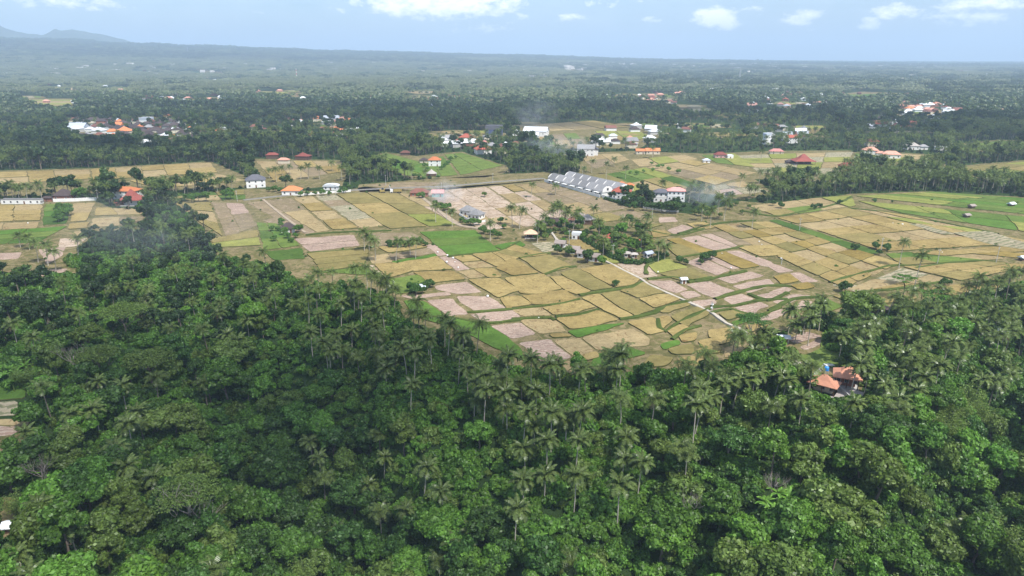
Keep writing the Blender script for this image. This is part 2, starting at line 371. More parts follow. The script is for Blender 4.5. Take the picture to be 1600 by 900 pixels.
# ------------------------------------------------------------------ rice fields
GAP = 0.20
def inset(P, g):
    if area(P) < 0: P = P[::-1]
    out = []
    for i in range(len(P)):
        p0, p1, p2 = P[i - 1], P[i], P[(i + 1) % len(P)]
        e1 = Vector((p1[0] - p0[0], p1[1] - p0[1])); e2 = Vector((p2[0] - p1[0], p2[1] - p1[1]))
        if e1.length < 1e-6 or e2.length < 1e-6: continue
        n1 = Vector((-e1.y, e1.x)).normalized(); n2 = Vector((-e2.y, e2.x)).normalized()
        b = n1 + n2; k = 1 / max(.35, (1 + n1.dot(n2)))
        out.append((p1[0] + b.x * g * k, p1[1] + b.y * g * k))
    return out
def paddy(pts, kind, gap=None, world_pts=False, lift=0.0):
    P = pts if world_pts else world_poly(pts)
    d = math.hypot(P[0][0], P[0][1]); g = GAP * (1 if d < 400 else d / 400) if gap is None else gap
    P = inset(P, g if world_pts else g - .42)
    if len(P) < 3 or abs(area(P)) < 6: return
    m, h = FIELD[kind]
    o = slab('rice_paddy', soften(P, 2.5 if d < 350 else 6, 1.3, 1), h + random.uniform(-.03, .03) + lift, [m, BANK]); o['kind'] = 'structure'
def grid(q, nu, nv, kinds, jit=.12):
    """q: four photo pixels (a,b,c,d); nu cells along a-b, nv along a-d"""
    a, b, c, d = [np.array(p) for p in world_poly(q)]
    U = [0] + [(i + random.uniform(-jit, jit)) / nu for i in range(1, nu)] + [1]
    Vv = [[0] + [(j + random.uniform(-jit, jit)) / nv for j in range(1, nv)] + [1] for _ in range(nu)]
    def pt(u, v): return (a * (1 - u) + b * u) * (1 - v) + (d * (1 - u) + c * u) * v
    for i in range(nu):
        for j in range(nv):
            v0, v1 = Vv[i][j], Vv[i][j + 1]
            P = [tuple(pt(U[i], v0)), tuple(pt(U[i + 1], v0)), tuple(pt(U[i + 1], v1)), tuple(pt(U[i], v1))]
            k = kinds[(i * nv + j) % len(kinds)] if isinstance(kinds, (list, tuple)) else kinds
            paddy(P, k, world_pts=True)
# --- bottom terraces, traced one by one
for k, s in [
    ('ripe', "800,404 812,411 842,427 800,432 775,420"), ('olive', "813,405 858,400 895,417 850,429"), ('ripe', "788,436 850,429 876,452 848,460 815,459"),
    ('ripe', "860,433 878,432 922,456 902,461 878,452"), ('olive', "874,428 903,420 956,451 924,455"), ('ripe', "907,421 958,413 1003,436 988,446 960,450"),
    ('ripe', "818,463 882,454 903,467 870,475 832,477"), ('ripe', "786,465 815,464 830,477 797,482"), ('ripe', "848,482 907,470 930,482 900,490 865,494"),
    ('tan', "800,485 845,482 860,493 815,496"), ('tan', "812,502 865,500 886,518 842,522"), ('ripe', "868,499 935,488 966,501 925,512 892,515"),
    ('bright', "888,519 940,510 978,506 930,522 905,529"), ('ripe', "908,466 935,461 987,496 968,498 932,480"), ('olive', "938,460 966,456 1022,486 992,496"),
    ('olive', "968,455 1006,442 1040,457 998,467"), ('ripe', "1000,468 1040,460 1066,468 1038,478 1022,483"), ('olive', "1030,484 1066,473 1080,477 1046,491 1032,490"),
    ('ripe', "1028,498 1044,496 1052,502 1034,516"), ('olive', "1050,497 1090,481 1110,492 1072,512"), ('ripe', "1040,519 1066,508 1074,513 1055,530"),
    ('ripe', "982,505 1020,498 1038,520 1015,526"), ('tan', "912,530 985,514 1015,530 1010,541 932,548"), ('tan', "866,533 906,530 928,551 898,560"),
    ('ripe', "855,525 888,523 895,528 862,530"), ('bright', "1030,540 1060,533 1064,540 1036,547"), ('olive', "1043,548 1083,540 1083,554 1052,556"),
    ('ripe', "1062,527 1086,522 1088,532 1066,537"), ('ripe', "905,560 930,553 938,560 915,566"), ('ripe', "1105,518 1150,512 1165,520 1110,530"),
    ('ripe', "1092,534 1135,526 1142,536 1098,545"), ('olive', "1090,548 1120,541 1125,552 1092,558"),
    ('peach', "962,413 1005,411 1027,431 1000,435 980,422"), ('lime', "1012,416 1042,405 1075,419 1025,428"), ('olive', "1030,429 1076,420 1108,433 1066,440"),
    ('pink', "1071,410 1095,402 1140,422 1118,430"), ('pink', "1099,401 1110,399 1156,419 1142,421"), ('pink', "1014,440 1050,438 1075,454 1053,458 1032,450"),
    ('pink', "1073,445 1110,440 1148,455 1115,466 1092,456"), ('pink', "1121,436 1172,425 1195,431 1142,443"), ('pink', "1144,446 1200,436 1212,445 1170,458"),
    ('pink', "1060,458 1084,455 1096,462 1073,468"), ('pink', "1080,472 1110,467 1120,474 1094,480"), ('brown', "1100,483 1133,477 1143,482 1110,489"),
    ('pink', "1128,468 1158,459 1176,467 1148,477"), ('pink', "1150,482 1188,472 1202,478 1170,494"), ('pink', "1182,462 1206,457 1215,463 1196,469"),
    ('olive', "1122,492 1150,486 1164,494 1136,501"), ('bright', "1144,505 1180,497 1186,502 1150,511"), ('pink', "1178,500 1205,490 1215,496 1190,505"),
    ('ripe', "1165,512 1195,505 1200,512 1170,520"),
    ('pink', "1232,427 1250,426 1278,440 1256,443"), ('rich', "1208,433 1230,429 1250,440 1222,445"), ('rich', "1235,447 1265,443 1273,450 1248,454"),
    ('pink', "1200,457 1228,449 1238,453 1207,466"), ('pink', "1207,472 1240,460 1268,462 1222,477"), ('pink', "1230,484 1258,470 1272,472 1245,487"),
    ('pink', "1202,490 1220,484 1228,488 1204,499"), ('pink', "1190,408 1213,414 1243,424 1215,427"),
    ('pink', "1228,530 1260,519 1283,526 1243,539"), ('pink', "1250,544 1283,532 1285,540 1260,550"), ('pink', "1283,552 1295,549 1310,560 1295,560"), ('tan', "1155,555 1185,545 1200,550 1165,565"),
    # pinks and greens on the left side of the terraces
    ('pink', "680,447 728,441 752,457 715,460 684,453"), ('pink', "712,464 763,463 790,483 742,488"), ('pink', "667,470 706,467 733,492 700,495"),
    ('pink', "737,492 802,486 812,497 760,503"), ('pink', "768,509 812,504 836,522 800,530"), ('pink', "811,538 858,532 893,560 855,572"),
    ('bright', "630,470 663,472 697,498 700,510 655,497"), ('bright', "704,499 760,507 798,532 830,568 760,538 712,514"), ('green', "607,438 656,430 674,444 663,454 622,460"),
    ('pink', "626,463 700,457 704,461 640,467"), ('ripe', "732,438 778,436 812,455 778,466"), ('tan', "716,425 745,421 758,432 735,436"),
    ('ripe', "780,468 792,484 800,483 784,466"),
    ('ripe', "620,412 683,402 706,421 643,425"), ('ripe', "646,427 708,424 727,438 674,443"), ('ripe', "585,414 618,411 643,424 610,435"), ('peach', "575,415 583,415 602,432 592,433"),
    ('pink', "687,402 704,400 735,420 713,423"), ('pink', "663,383 690,381 700,398 685,401"), ('bright', "612,409 680,398 683,401 615,412"),
    ('brown', "607,398 670,388 679,396 612,406"), ('tan', "574,402 604,397 614,409 583,413"), ('brown', "582,366 642,363 668,378 590,385"), ('ripe', "592,387 660,381 668,387 606,396"),
    # between the villas and the right-hand terraces
    ('pink', "1030,340 1052,339 1060,347 1030,348"), ('pink', "1042,360 1065,351 1092,359 1055,366"), ('ripe', "1072,350 1100,348 1118,356 1092,360"),
    ('pink', "1064,373 1090,368 1145,386 1118,392"), ('pink', "1093,367 1110,365 1153,384 1147,386"), ('rich', "1042,375 1062,373 1112,393 1094,396"),
    ('olive', "1042,385 1060,382 1095,397 1060,403"), ('rich', "1108,398 1132,394 1186,416 1160,421"), ('pink', "1134,393 1152,391 1205,410 1212,418 1190,415"),
    ('ripe', "1015,360 1038,361 1050,368 1020,372"), ('brown', "1112,364 1142,360 1205,382 1152,383"), ('ripe', "1152,386 1205,385 1232,398 1188,402"), ('olive', "985,355 1010,350 1035,352 1012,358"),
    ('ripe', "878,378 915,375 938,388 915,394"), ('lime', "916,396 940,390 975,410 958,412"), ('pale', "830,380 862,378 872,390 850,394"), ('peach', "935,338 960,335 975,343 940,347"),
    ('bright', "770,385 812,378 822,384 795,394"), ('olive', "975,370 1000,365 1028,380 1005,385"),
    ('green', "1286,523 1300,521 1328,556 1346,592 1336,604 1304,576 1262,572 1246,554 1262,558 1286,546"),
    ('bright', "932,557 985,546 1008,553 962,572 922,574"), ('olive', "1018,556 1050,562 1040,574 1002,577"), ('ripe', "1060,562 1118,558 1108,573 1062,578"), ('tan', "1130,546 1158,541 1166,548 1132,560"),
    ('olive', "1302,464 1398,459 1436,468 1342,480"), ('ripe', "1452,450 1535,444 1592,440 1535,456 1462,470"), ('green', "1256,490 1290,467 1318,480 1272,497"), ('tan', "842,574 890,566 925,578 870,586"),
    # ploughed patch by the left edge of the frame and its beds
    ('bright', "-30,602 8,602 40,612 38,624 -30,626"), ('pale', "-40,630 26,628 30,648 -40,656"), ('tan', "-40,660 30,656 32,664 -40,668"), ('pink', "-50,672 38,668 34,694 -50,698"), ('pink', "-50,702 34,698 34,718 -50,722"),
    ]: paddy([tuple(map(float, p.split(','))) for p in s.split()], k)
G = grid
G([(735, 398), (800, 390), (812, 404), (775, 419)], 2, 1, ['ripe', 'ripe']); G([(708, 402), (733, 399), (773, 418), (738, 420)], 1, 2, ['ripe', 'tan'])
G([(738, 421), (773, 420), (785, 435), (762, 435)], 1, 1, ['ripe']); G([(776, 396), (800, 382), (858, 399), (812, 404)], 2, 1, ['olive', 'ripe'])
# big fields left of centre
G([(385, 317), (456, 309), (516, 360), (478, 366)], 2, 2, ['brown', 'brown', 'brown', 'tan'], .2); G([(412, 345), (438, 336), (474, 362), (440, 362)], 1, 1, 'brown')
G([(458, 309), (488, 307), (561, 357), (520, 360)], 1, 4, ['tan', 'ripe', 'tan', 'ripe']); G([(491, 306), (523, 304), (606, 352), (564, 357)], 1, 5, ['pale', 'brown', 'pale', 'pale', 'tan'])
G([(525, 304), (572, 302), (668, 354), (609, 359)], 1, 3, ['olive', 'ripe', 'olive']); G([(573, 302), (621, 303), (714, 352), (669, 354)], 1, 3, ['olive', 'olive', 'lime'])
G([(622, 302), (648, 304), (722, 350), (716, 352)], 1, 2, ['tan', 'peach']); G([(662, 300), (760, 292), (850, 352), (752, 360)], 3, 5, ['peach', 'peach', 'peach', 'tan', 'peach', 'peach', 'peach', 'peach', 'peach', 'tan'])
G([(762, 292), (803, 289), (900, 340), (852, 352)], 2, 4, ['peach', 'tan', 'peach', 'peach', 'ripe']); G([(806, 289), (853, 285), (985, 325), (903, 338)], 2, 3, ['tan', 'brown', 'tan', 'brown', 'brown', 'brown'])
G([(905, 340), (985, 328), (1020, 338), (930, 350)], 2, 1, ['olive', 'brown']); G([(655, 363), (742, 360), (780, 392), (700, 400)], 1, 3, ['bright', 'green', 'bright'])
G([(460, 373), (553, 367), (563, 384), (482, 394)], 1, 2, 'pink'); G([(480, 397), (578, 387), (570, 416), (500, 425)], 1, 3, ['olive', 'olive', 'olive'])
G([(400, 348), (432, 350), (470, 384), (412, 392)], 2, 3, ['green', 'dkgreen', 'green', 'green', 'bright', 'green']); G([(412, 394), (472, 388), (478, 404), (430, 408)], 1, 1, 'dkgreen')
G([(500, 426), (570, 417), (588, 430), (560, 430)], 1, 1, 'green')
G([(272, 318), (328, 316), (348, 370), (318, 352)], 1, 3, ['olive', 'tan', 'olive']); G([(330, 316), (380, 318), (404, 352), (354, 372)], 2, 2, ['brown', 'brown', 'pink', 'brown'])
G([(330, 374), (402, 360), (408, 384), (330, 388)], 1, 2, ['olive', 'lime']); G([(232, 303), (382, 297), (384, 312), (274, 315)], 3, 2, ['dkgreen', 'olive', 'dkgreen', 'tan', 'olive', 'dkgreen'])
# left
G([(-120, 322), (66, 320), (64, 345), (-120, 352)], 4, 3, ['ripe', 'tan', 'ripe', 'ripe']); G([(-120, 354), (62, 347), (58, 357), (-120, 364)], 3, 1, 'tan')
G([(70, 320), (112, 318), (104, 350), (66, 352)], 1, 3, ['green', 'bright', 'dkgreen']); G([(-100, 367), (106, 354), (60, 379), (-100, 388)], 3, 3, ['bright', 'green', 'dkgreen'])
G([(114, 318), (149, 317), (136, 346), (109, 348)], 1, 2, ['tan', 'ripe']); G([(150, 325), (205, 325), (230, 334), (148, 338)], 2, 1, ['ripe', 'tan']); G([(144, 341), (226, 338), (224, 350), (140, 356)], 2, 1, ['tan', 'brown'])
G([(108, 350), (140, 348), (138, 357), (106, 359)], 1, 1, 'ripe'); G([(114, 362), (142, 360), (140, 368), (116, 371)], 1, 1, 'tan'); G([(92, 373), (138, 371), (120, 385), (92, 388)], 1, 1, 'peach')
G([(60, 390), (104, 386), (98, 400), (72, 414)], 1, 2, 'pink'); G([(-80, 396), (34, 395), (28, 405), (-80, 411)], 2, 1, 'pink'); G([(12, 425), (108, 419), (90, 431), (36, 433)], 2, 1, 'pink')
G([(-180, 276), (140, 265), (142, 280), (-180, 300)], 6, 2, ['ripe', 'tan', 'ripe']); G([(142, 265), (330, 254), (340, 270), (144, 282)], 5, 2, ['ripe', 'ripe', 'tan']); G([(200, 283), (342, 272), (384, 282), (250, 295)], 4, 1, ['ripe', 'tan'])
G([(400, 252), (520, 252), (540, 268), (430, 286)], 4, 2, ['tan', 'ripe', 'brown']); G([(558, 249), (606, 240), (690, 262), (640, 276)], 3, 3, ['bright', 'bright', 'green', 'green'])
G([(694, 242), (722, 239), (786, 259), (720, 274)], 2, 3, 'green'); G([(650, 262), (692, 244), (716, 274), (660, 278)], 2, 2, 'green'); G([(568, 290), (640, 284), (700, 286), (640, 297)], 2, 1, 'brown')
# right-hand plain
G([(1215, 341), (1325, 326), (1560, 384), (1378, 394)], 3, 5, ['ripe', 'tan', 'ripe', 'olive', 'ripe', 'ripe', 'tan']); G([(1112, 353), (1198, 347), (1405, 412), (1318, 452)], 4, 7, ['ripe', 'olive', 'tan', 'ripe', 'ripe', 'olive', 'ripe', 'tan', 'rich'])
G([(1200, 345), (1214, 343), (1380, 396), (1352, 398)], 1, 3, ['dkgreen', 'green', 'dkgreen']); G([(1382, 397), (1420, 394), (1535, 407), (1410, 416)], 2, 2, ['green', 'olive', 'dkgreen', 'green'])
G([(1330, 326), (1402, 334), (1640, 384), (1565, 384)], 2, 4, ['tan', 'lime', 'ripe', 'tan', 'ripe']); G([(1422, 396), (1565, 386), (1680, 398), (1538, 407)], 3, 2, ['ripe', 'tan', 'ripe', 'rich'])
G([(1410, 418), (1538, 409), (1620, 416), (1500, 440)], 3, 2, ['ripe', 'olive', 'ripe']); G([(1320, 454), (1408, 419), (1495, 440), (1400, 453)], 2, 2, ['tan', 'ripe', 'pale', 'tan'])
G([(1298, 446), (1318, 443), (1395, 453), (1340, 458)], 1, 1, 'pale')
G([(1335, 307), (1460, 300), (1760, 322), (1760, 352)], 6, 3, ['lime', 'green', 'green', 'lime', 'green', 'green', 'green', 'bright', 'green'], .2)
G([(1338, 314), (1756, 354), (1740, 384), (1406, 333)], 5, 2, ['lime', 'green', 'lime', 'green', 'green', 'bright', 'green'], .25)
G([(1170, 322), (1280, 309), (1322, 324), (1214, 339)], 3, 2, ['tan', 'olive', 'tan', 'green', 'tan']); G([(1282, 309), (1330, 306), (1338, 322), (1326, 324)], 1, 1, 'lime')
for s in ("1418,351 1440,352 1492,367 1470,367", "1488,365 1545,362 1610,384 1606,392 1550,384"): paddy([tuple(map(float, p.split(','))) for p in s.split()], 'pale', lift=.45)
# upper middle and right
G([(1150, 243), (1335, 237), (1310, 276), (1185, 270)], 4, 4, ['pale', 'lime', 'tan', 'pale', 'lime', 'tan']); G([(925, 276), (1008, 262), (1098, 290), (1008, 308)], 4, 2, ['olive', 'lime', 'dkgreen', 'tan', 'green'])
G([(1010, 262), (1080, 250), (1182, 270), (1118, 290)], 3, 3, ['tan', 'brown', 'ripe', 'tan']); G([(985, 250), (1070, 242), (1092, 249), (1000, 261)], 3, 1, ['tan', 'lime', 'tan']); G([(1108, 292), (1160, 283), (1202, 300), (1130, 306)], 2, 2, ['pale', 'pink', 'tan'])
G([(900, 243), (968, 240), (984, 250), (930, 264)], 2, 2, ['tan', 'brown', 'tan']); G([(1095, 243), (1148, 240), (1180, 262), (1120, 255)], 2, 1, ['green', 'lime'])
G([(830, 195), (928, 189), (985, 199), (860, 205)], 3, 1, ['tan', 'tan', 'ripe']); G([(930, 205), (998, 205), (1022, 216), (940, 222)], 2, 2, ['lime', 'ripe', 'lime']); G([(838, 212), (900, 208), (920, 230), (850, 226)], 3, 2, ['tan', 'green', 'brown'])
G([(1335, 240), (1400, 240), (1465, 244), (1360, 260)], 3, 1, ['green', 'lime', 'tan']); G([(1480, 264), (1600, 253), (1700, 256), (1560, 278)], 3, 2, ['olive', 'lime', 'olive']); G([(1496, 228), (1560, 220), (1700, 226), (1504, 236)], 3, 1, 'green')
G([(28, 156), (112, 156), (114, 173), (62, 172)], 1, 6, ['lime', 'tan', 'lime', 'olive']); G([(42, 136), (112, 137), (112, 142), (44, 142)], 2, 1, 'green'); G([(155, 138), (210, 138), (210, 146), (165, 147)], 2, 1, ['green', 'lime'])
G([(230, 157), (342, 156), (342, 163), (232, 163)], 3, 1, ['tan', 'lime', 'pale']); G([(402, 143), (458, 144), (458, 151), (404, 152)], 2, 1, 'lime'); G([(1310, 148), (1418, 146), (1416, 152), (1332, 159)], 3, 1, ['green', 'bright', 'lime'])
G([(1242, 197), (1288, 197), (1290, 207), (1248, 211)], 2, 2, ['lime', 'ripe']); G([(1172, 170), (1252, 166), (1262, 171), (1202, 176)], 2, 1, 'green')

# far clearings with a field or two, scattered through the forest
gc = np.random.default_rng(31)
for k in range(84):
    cx = gc.uniform(-60, 1660); cyy = gc.choice([gc.uniform(108, 130), gc.uniform(125, 165), gc.uniform(165, 215)]); w = gc.uniform(14, 46) * (cyy / 150); h_ = gc.uniform(1.6, 4.0) * (cyy / 130)
    q_ = [(cx - w, cyy - h_ * .2), (cx - w * .3, cyy - h_), (cx + w * .9, cyy - h_ * .5), (cx + w, cyy + h_ * .5), (cx - w * .2, cyy + h_)]
    OPEN.append(q_); o = slab('open_grassland', soften(world_poly(q_), 20, 6.0, 2), .03, [GRASS, BANK]); o['kind'] = 'structure'
    G([(cx - w * .7, cyy - h_ * .2), (cx + w * .7, cyy - h_ * .6), (cx + w * .8, cyy + h_ * .4), (cx - w * .4, cyy + h_ * .6)], 3, 1, [str(v) for v in gc.choice(['lime', 'tan', 'green', 'pale', 'olive'], 3)])

# ------------------------------------------------------------------ grass banks between terraces, paths and roads
def ribbon(name, pts, w, h, mat, w1=None, step=4.0, rough=.0, crown=0.0):
    P = [Vector(at(a, b)[:2] if b > 480 else plane(a, b)) for a, b in pts]
    Q = []
    for i in range(len(P) - 1):
        n = max(1, int((P[i + 1] - P[i]).length / step))
        p0, p1, p2, p3 = P[max(i - 1, 0)], P[i], P[i + 1], P[min(i + 2, len(P) - 1)]
        for k in range(n):
            t = k / n; Q.append(.5 * ((2 * p1) + (p2 - p0) * t + (2 * p0 - 5 * p1 + 4 * p2 - p3) * t * t + (3 * p1 - p0 - 3 * p2 + p3) * t ** 3))
    Q.append(P[-1]); V = []; F = []; n = len(Q)
    for i, p in enumerate(Q):
        t = (Q[min(i + 1, n - 1)] - Q[max(i - 1, 0)]); t = t.normalized() if t.length > 0 else Vector((1, 0)); nn = Vector((-t.y, t.x))
        ww = (w + ((w1 or w) - w) * i / n) * (1 + rough * mnoise.noise((p.x * .2, p.y * .2, 0))) / 2
        for k, (o, z) in enumerate(((-1.15, -.3), (-1, h), (-.35, h + crown), (.35, h + crown), (1, h), (1.15, -.3))):
            q = p + nn * (ww * o); V.append((q.x, q.y, float(terrain(q.x, q.y)) + z))
    for i in range(n - 1):
        for k in range(5): a = i * 6 + k; F.append((a, a + 6, a + 7, a + 1))
    o = ob(name, mesh(name, V, F, [mat])); o['kind'] = 'structure'; return o
BANKG = field_mat('lush_bank', (.050, .080, .020), (.095, .125, .034))
for w, pts in [(3.2, "1003,441 985,450 962,453 935,457 905,462"), (2.6, "935,485 900,494 868,497"), (2.2, "800,484 845,479 880,475 905,468"), (3.4, "968,500 1000,496 1022,490 1040,480 1075,472"),
               (2.4, "1028,500 1030,514 1040,519 1055,508 1075,498 1108,484"), (2.4, "1050,532 1070,518 1095,510"), (2.2, "800,500 860,498 868,502"), (3.0, "1012,437 1050,434 1090,440 1120,434 1165,424"),
               (3.0, "1117,468 1150,458 1200,447 1235,448"), (3.2, "1170,460 1200,470 1230,458"), (2.6, "1112,481 1150,478 1185,470 1230,468"), (3.0, "1110,490 1140,484 1180,496 1220,480"),
               (2.6, "1200,487 1240,468 1280,465"), (2.6, "1075,442 1100,436 1112,434"), (2.4, "850,430 880,419 900,417"), (2.0, "812,405 830,400 860,396"), (2.6, "730,490 760,488 800,484"),
               (2.4, "640,497 700,497 760,506 815,500"), (2.2, "700,402 740,397 780,393 812,378"), (2.0, "900,338 930,352 985,357"), (2.4, "1296,442 1360,424 1400,415 1440,418"),
               (2.2, "1340,457 1400,452 1480,440"), (2.6, "985,352 1050,368 1100,358"), (2.4, "1060,403 1110,395 1160,386"), (2.5, "1045,404 1012,414 1010,430"), (3, "1180,345 1120,350 1060,366"),
               (2.6, "1430,420 1480,412 1530,408 1555,410"), (3.5, "1162,330 1210,338 1260,330 1310,318 1330,308"), (2.4, "1325,326 1400,334 1480,350 1560,366"), (2.0, "480,396 540,392 585,386"), (2.0, "478,368 520,364 612,361")]:
    ribbon('grass_bank', [tuple(map(float, p.split(','))) for p in pts.split()], w * .72, .6, BANKG, rough=.9, crown=.2)
PATHM = plain('pale_concrete', (.44, .39, .32), .85, .22, .5, dirt=(.26, .22, .15)); ROADM = plain('road_grey', (.20, .185, .16), .9, .15, .3); DIRTM = plain('dirt_track', (.34, .27, .19), .95, .2, .3)
def px(s): return [tuple(map(float, p.split(','))) for p in s.split()]
ribbon('footpath', px("862,364 866,370 873,378 889,386 905,394 925,402 948,410 975,424 1003,438 1012,445 1045,460 1075,473 1095,483 1115,493 1135,507 1155,516 1164,522 1167,530"), 1.35, .66, PATHM, rough=.5)
ribbon('footpath', px("1180,538 1200,546 1225,552 1245,566 1262,585"), 1.5, .3, PATHM)
ribbon('road', px("380,313 455,305 560,297 650,293 700,291 780,284 850,279"), 3.8, .35, ROADM); ribbon('dirt_track', px("652,303 680,325 712,350 745,357 760,362"), 2.6, .5, DIRTM)
ribbon('dirt_track', px("411,312 440,336 477,364"), 1.8, .5, DIRTM)
# ------------------------------------------------------------------ plants: one mesh per kind, shared by all its copies
def leaf_quads(P, Nrm, size, tilt=.75, aspect=.62, seed=0):
    g = np.random.default_rng(seed); n = len(P)
    d = Nrm + g.normal(0, tilt, (n, 3)); d /= np.linalg.norm(d, axis=1, keepdims=True)
    t = np.cross(d, g.normal(0, 1, (n, 3))); t /= np.linalg.norm(t, axis=1, keepdims=True) + 1e-9; b = np.cross(d, t)
    s = (size * g.uniform(.6, 1.35, n))[:, None] * .5
    return np.stack([P - t * s, P - b * s * aspect, P + t * s, P + b * s * aspect], 1)
def sph(n, g, up=-.35):
    v = g.normal(0, 1, (int(n * 2.2) + 8, 3)); v /= np.linalg.norm(v, axis=1, keepdims=True); v = v[v[:, 2] > up]; return v[:n]
def crown_mesh(name, mat, seed, Rx, Rz, zc, lobes, leaves, size, flat=.75, lobe_r=(.30, .48)):
    """a crown of overlapping leaf clumps round an uneven volume, gaps left between them"""
    g = np.random.default_rng(seed); Q = []
    c = sph(lobes, g, -.75) * np.array([Rx, Rx, Rz]) * g.uniform(.45, .80, (lobes, 1)) * np.array([1, 1, 1.0])
    c[0] = (0, 0, Rz * .35)
    for k in range(len(c)):
        r = Rx * g.uniform(*lobe_r)
        v = sph(leaves, g, -.55); rad = g.uniform(.72, 1.06, (len(v), 1)) * (1 + .14 * np.sin(v[:, :1] * 7 + k) * np.cos(v[:, 1:2] * 6 - k))
        P = c[k] + v * rad * r * np.array([1, 1, flat]); P[:, 2] += zc
        Q.append(leaf_quads(P, v, size, .55, .66, seed * 31 + k))
        vi = sph(26, g, -1.1); Pi = c[k] + vi * r * .62 * np.array([1, 1, flat]); Pi[:, 2] += zc      # inner leaves that close the clump
        Q.append(leaf_quads(Pi, vi, r * .85, .12, .95, seed * 57 + k))
    return quadmesh(name, np.concatenate(Q), mat)
def limb(mb, p, d, L, r, depth, g, spread=.6, up=.3, n=5):
    pts = [p]; q = p.copy(); dd = d.copy()
    for i in range(3):
        dd = (dd + Vector((g.normal(0, .13), g.normal(0, .13), g.normal(0, .08) + up * .15))).normalized(); q = q + dd * (L / 3); pts.append(q.copy())
    mb.tube(pts, [r, r * .85, r * .7, r * .55], n)
    if depth > 0:
        for k in range(3 if depth > 1 else 2):
            nd = (dd + Vector((g.normal(0, spread), g.normal(0, spread), abs(g.normal(0, .35)) * up))).normalized()
            limb(mb, q, nd, L * .72, r * .55, depth - 1, g, spread, up, max(3, n - 1))
def trunk_mesh(name, mat, H, r, seed, limbs=3, depth=1, L=3.0, spread=.7, up=.3, frm=.6):
    g = np.random.default_rng(seed); mb = MB()
    pts = [Vector((0, 0, -1.5))] + [Vector((g.normal(0, .12) * i, g.normal(0, .12) * i, H * i / 4)) for i in range(5)]
    mb.tube(pts, [r * 1.35, r * 1.1, r * .95, r * .85, r * .75, r * .55], 7)
    for k in range(limbs):
        f = frm + (1 - frm) * k / max(1, limbs); j = min(4, int(f * 4)) + 1; p = pts[min(j, 5)]
        a = 2 * math.pi * (k / limbs) + g.uniform(0, .6); limb(mb, p.copy(), Vector((math.cos(a), math.sin(a), .75)).normalized(), L, r * .5, depth, g, spread, up)
    return mesh(name, mb.v, mb.f, [mat], smooth_=True)
TREES = {}   # form -> list of (trunk mesh, {colour: crown mesh})
def recolour(me, mat):
    m2 = me.copy(); m2.materials[0] = mat; return m2
def make_form(form, n, fn, cols, bark=BARK, **kw):
    L = []
    for i in range(n):
        tm, cm = fn(i); L.append((tm, {c: (recolour(cm, LEAF[c])) for c in cols}))
    TREES[form] = L
L0 = LEAF['mid green']; COLS = list(LEAF)
make_form('rounded', 4, lambda i: (trunk_mesh('trunk', BARK, 6, .26, 11 + i, 4, 0, 1.8), crown_mesh('crown', L0, 21 + i, 4.6, 4.0, 6.6, 20 + i * 2, 170, .78, lobe_r=(.24, .42))), COLS)
make_form('spreading', 3, lambda i: (trunk_mesh('trunk', BARK, 8, .30, 31 + i, 5, 1, 2.6), crown_mesh('crown', L0, 41 + i, 6.6, 3.2, 8.6, 30, 150, .72, .55, (.20, .34))), COLS)
make_form('tall', 3, lambda i: (trunk_mesh('trunk', BARK, 9, .22, 51 + i, 3, 0, 1.6), crown_mesh('crown', L0, 61 + i, 3.6, 5.4, 8.2, 20, 150, .70, .9, (.28, .44))), COLS)
make_form('low', 3, lambda i: (trunk_mesh('trunk', BARK, 3, .18, 71 + i, 3, 0, 1.4), crown_mesh('crown', L0, 81 + i, 3.2, 2.3, 3.2, 13, 140, .68, .8, (.28, .48))), COLS)

def frond_quads(L, droop, lift, width, nl, seed, az=0.0, tipd=1.0):
    """one feather frond from the origin: a rachis that arches over, leaflets hanging from both sides"""
    g = np.random.default_rng(seed); q = []; pts = []; a = lift; p = np.zeros(3); st = L / 9
    for i in range(10):
        pts.append(p.copy()); p = p + np.array([math.cos(a), 0, math.sin(a)]) * st; a -= droop / 9 * (1 + .5 * i / 9)
    pts = np.array(pts)
    def P(t): x = t * 9; i = min(int(x), 8); f = x - i; return pts[i] * (1 - f) + pts[i + 1] * f
    for i in range(9):
        w = .07 * (1 - i / 12); a0, a1 = pts[i], pts[i + 1]; q.append([a0 + (0, -w, 0), a0 + (0, w, 0), a1 + (0, w, 0), a1 + (0, -w, 0)])
    for k in range(nl):
        t = .14 + .86 * k / (nl - 1); b0 = P(t); b1 = P(min(1, t + .055)); wl = width * math.sin(math.pi * min(1, (t * .86 + .12))) ** .55 * g.uniform(.8, 1.1)
        for s in (-1, 1):
            tip = b0 + np.array([.42 * wl, s * wl * .88, -wl * g.uniform(.28, .62)]); q.append([b0, b1, tip + (.07, 0, 0), tip - (.07, 0, 0)])
    q = np.array(q); c, s_ = math.cos(az), math.sin(az); x = q[..., 0] * c - q[..., 1] * s_; y = q[..., 0] * s_ + q[..., 1] * c
    return np.stack([x, y, q[..., 2]], -1)
FROND = {  # three kinds: standing young ones, spreading ones, hanging old ones
    'young': [quadmesh('frond', frond_quads(3.9, 1.1, 1.15, .74, 21, 5 + i), PALM) for i in range(2)],
    'spread': [quadmesh('frond', frond_quads(4.4, 1.55, .62, .95, 24, 15 + i), PALM) for i in range(3)],
    'hang': [quadmesh('frond', frond_quads(4.1, 1.5, .0, .85, 21, 25 + i), PALM) for i in range(2)],
    'dead': [quadmesh('frond', frond_quads(3.4, .9, -.75, .5, 12, 35), PALM_OLD)]}
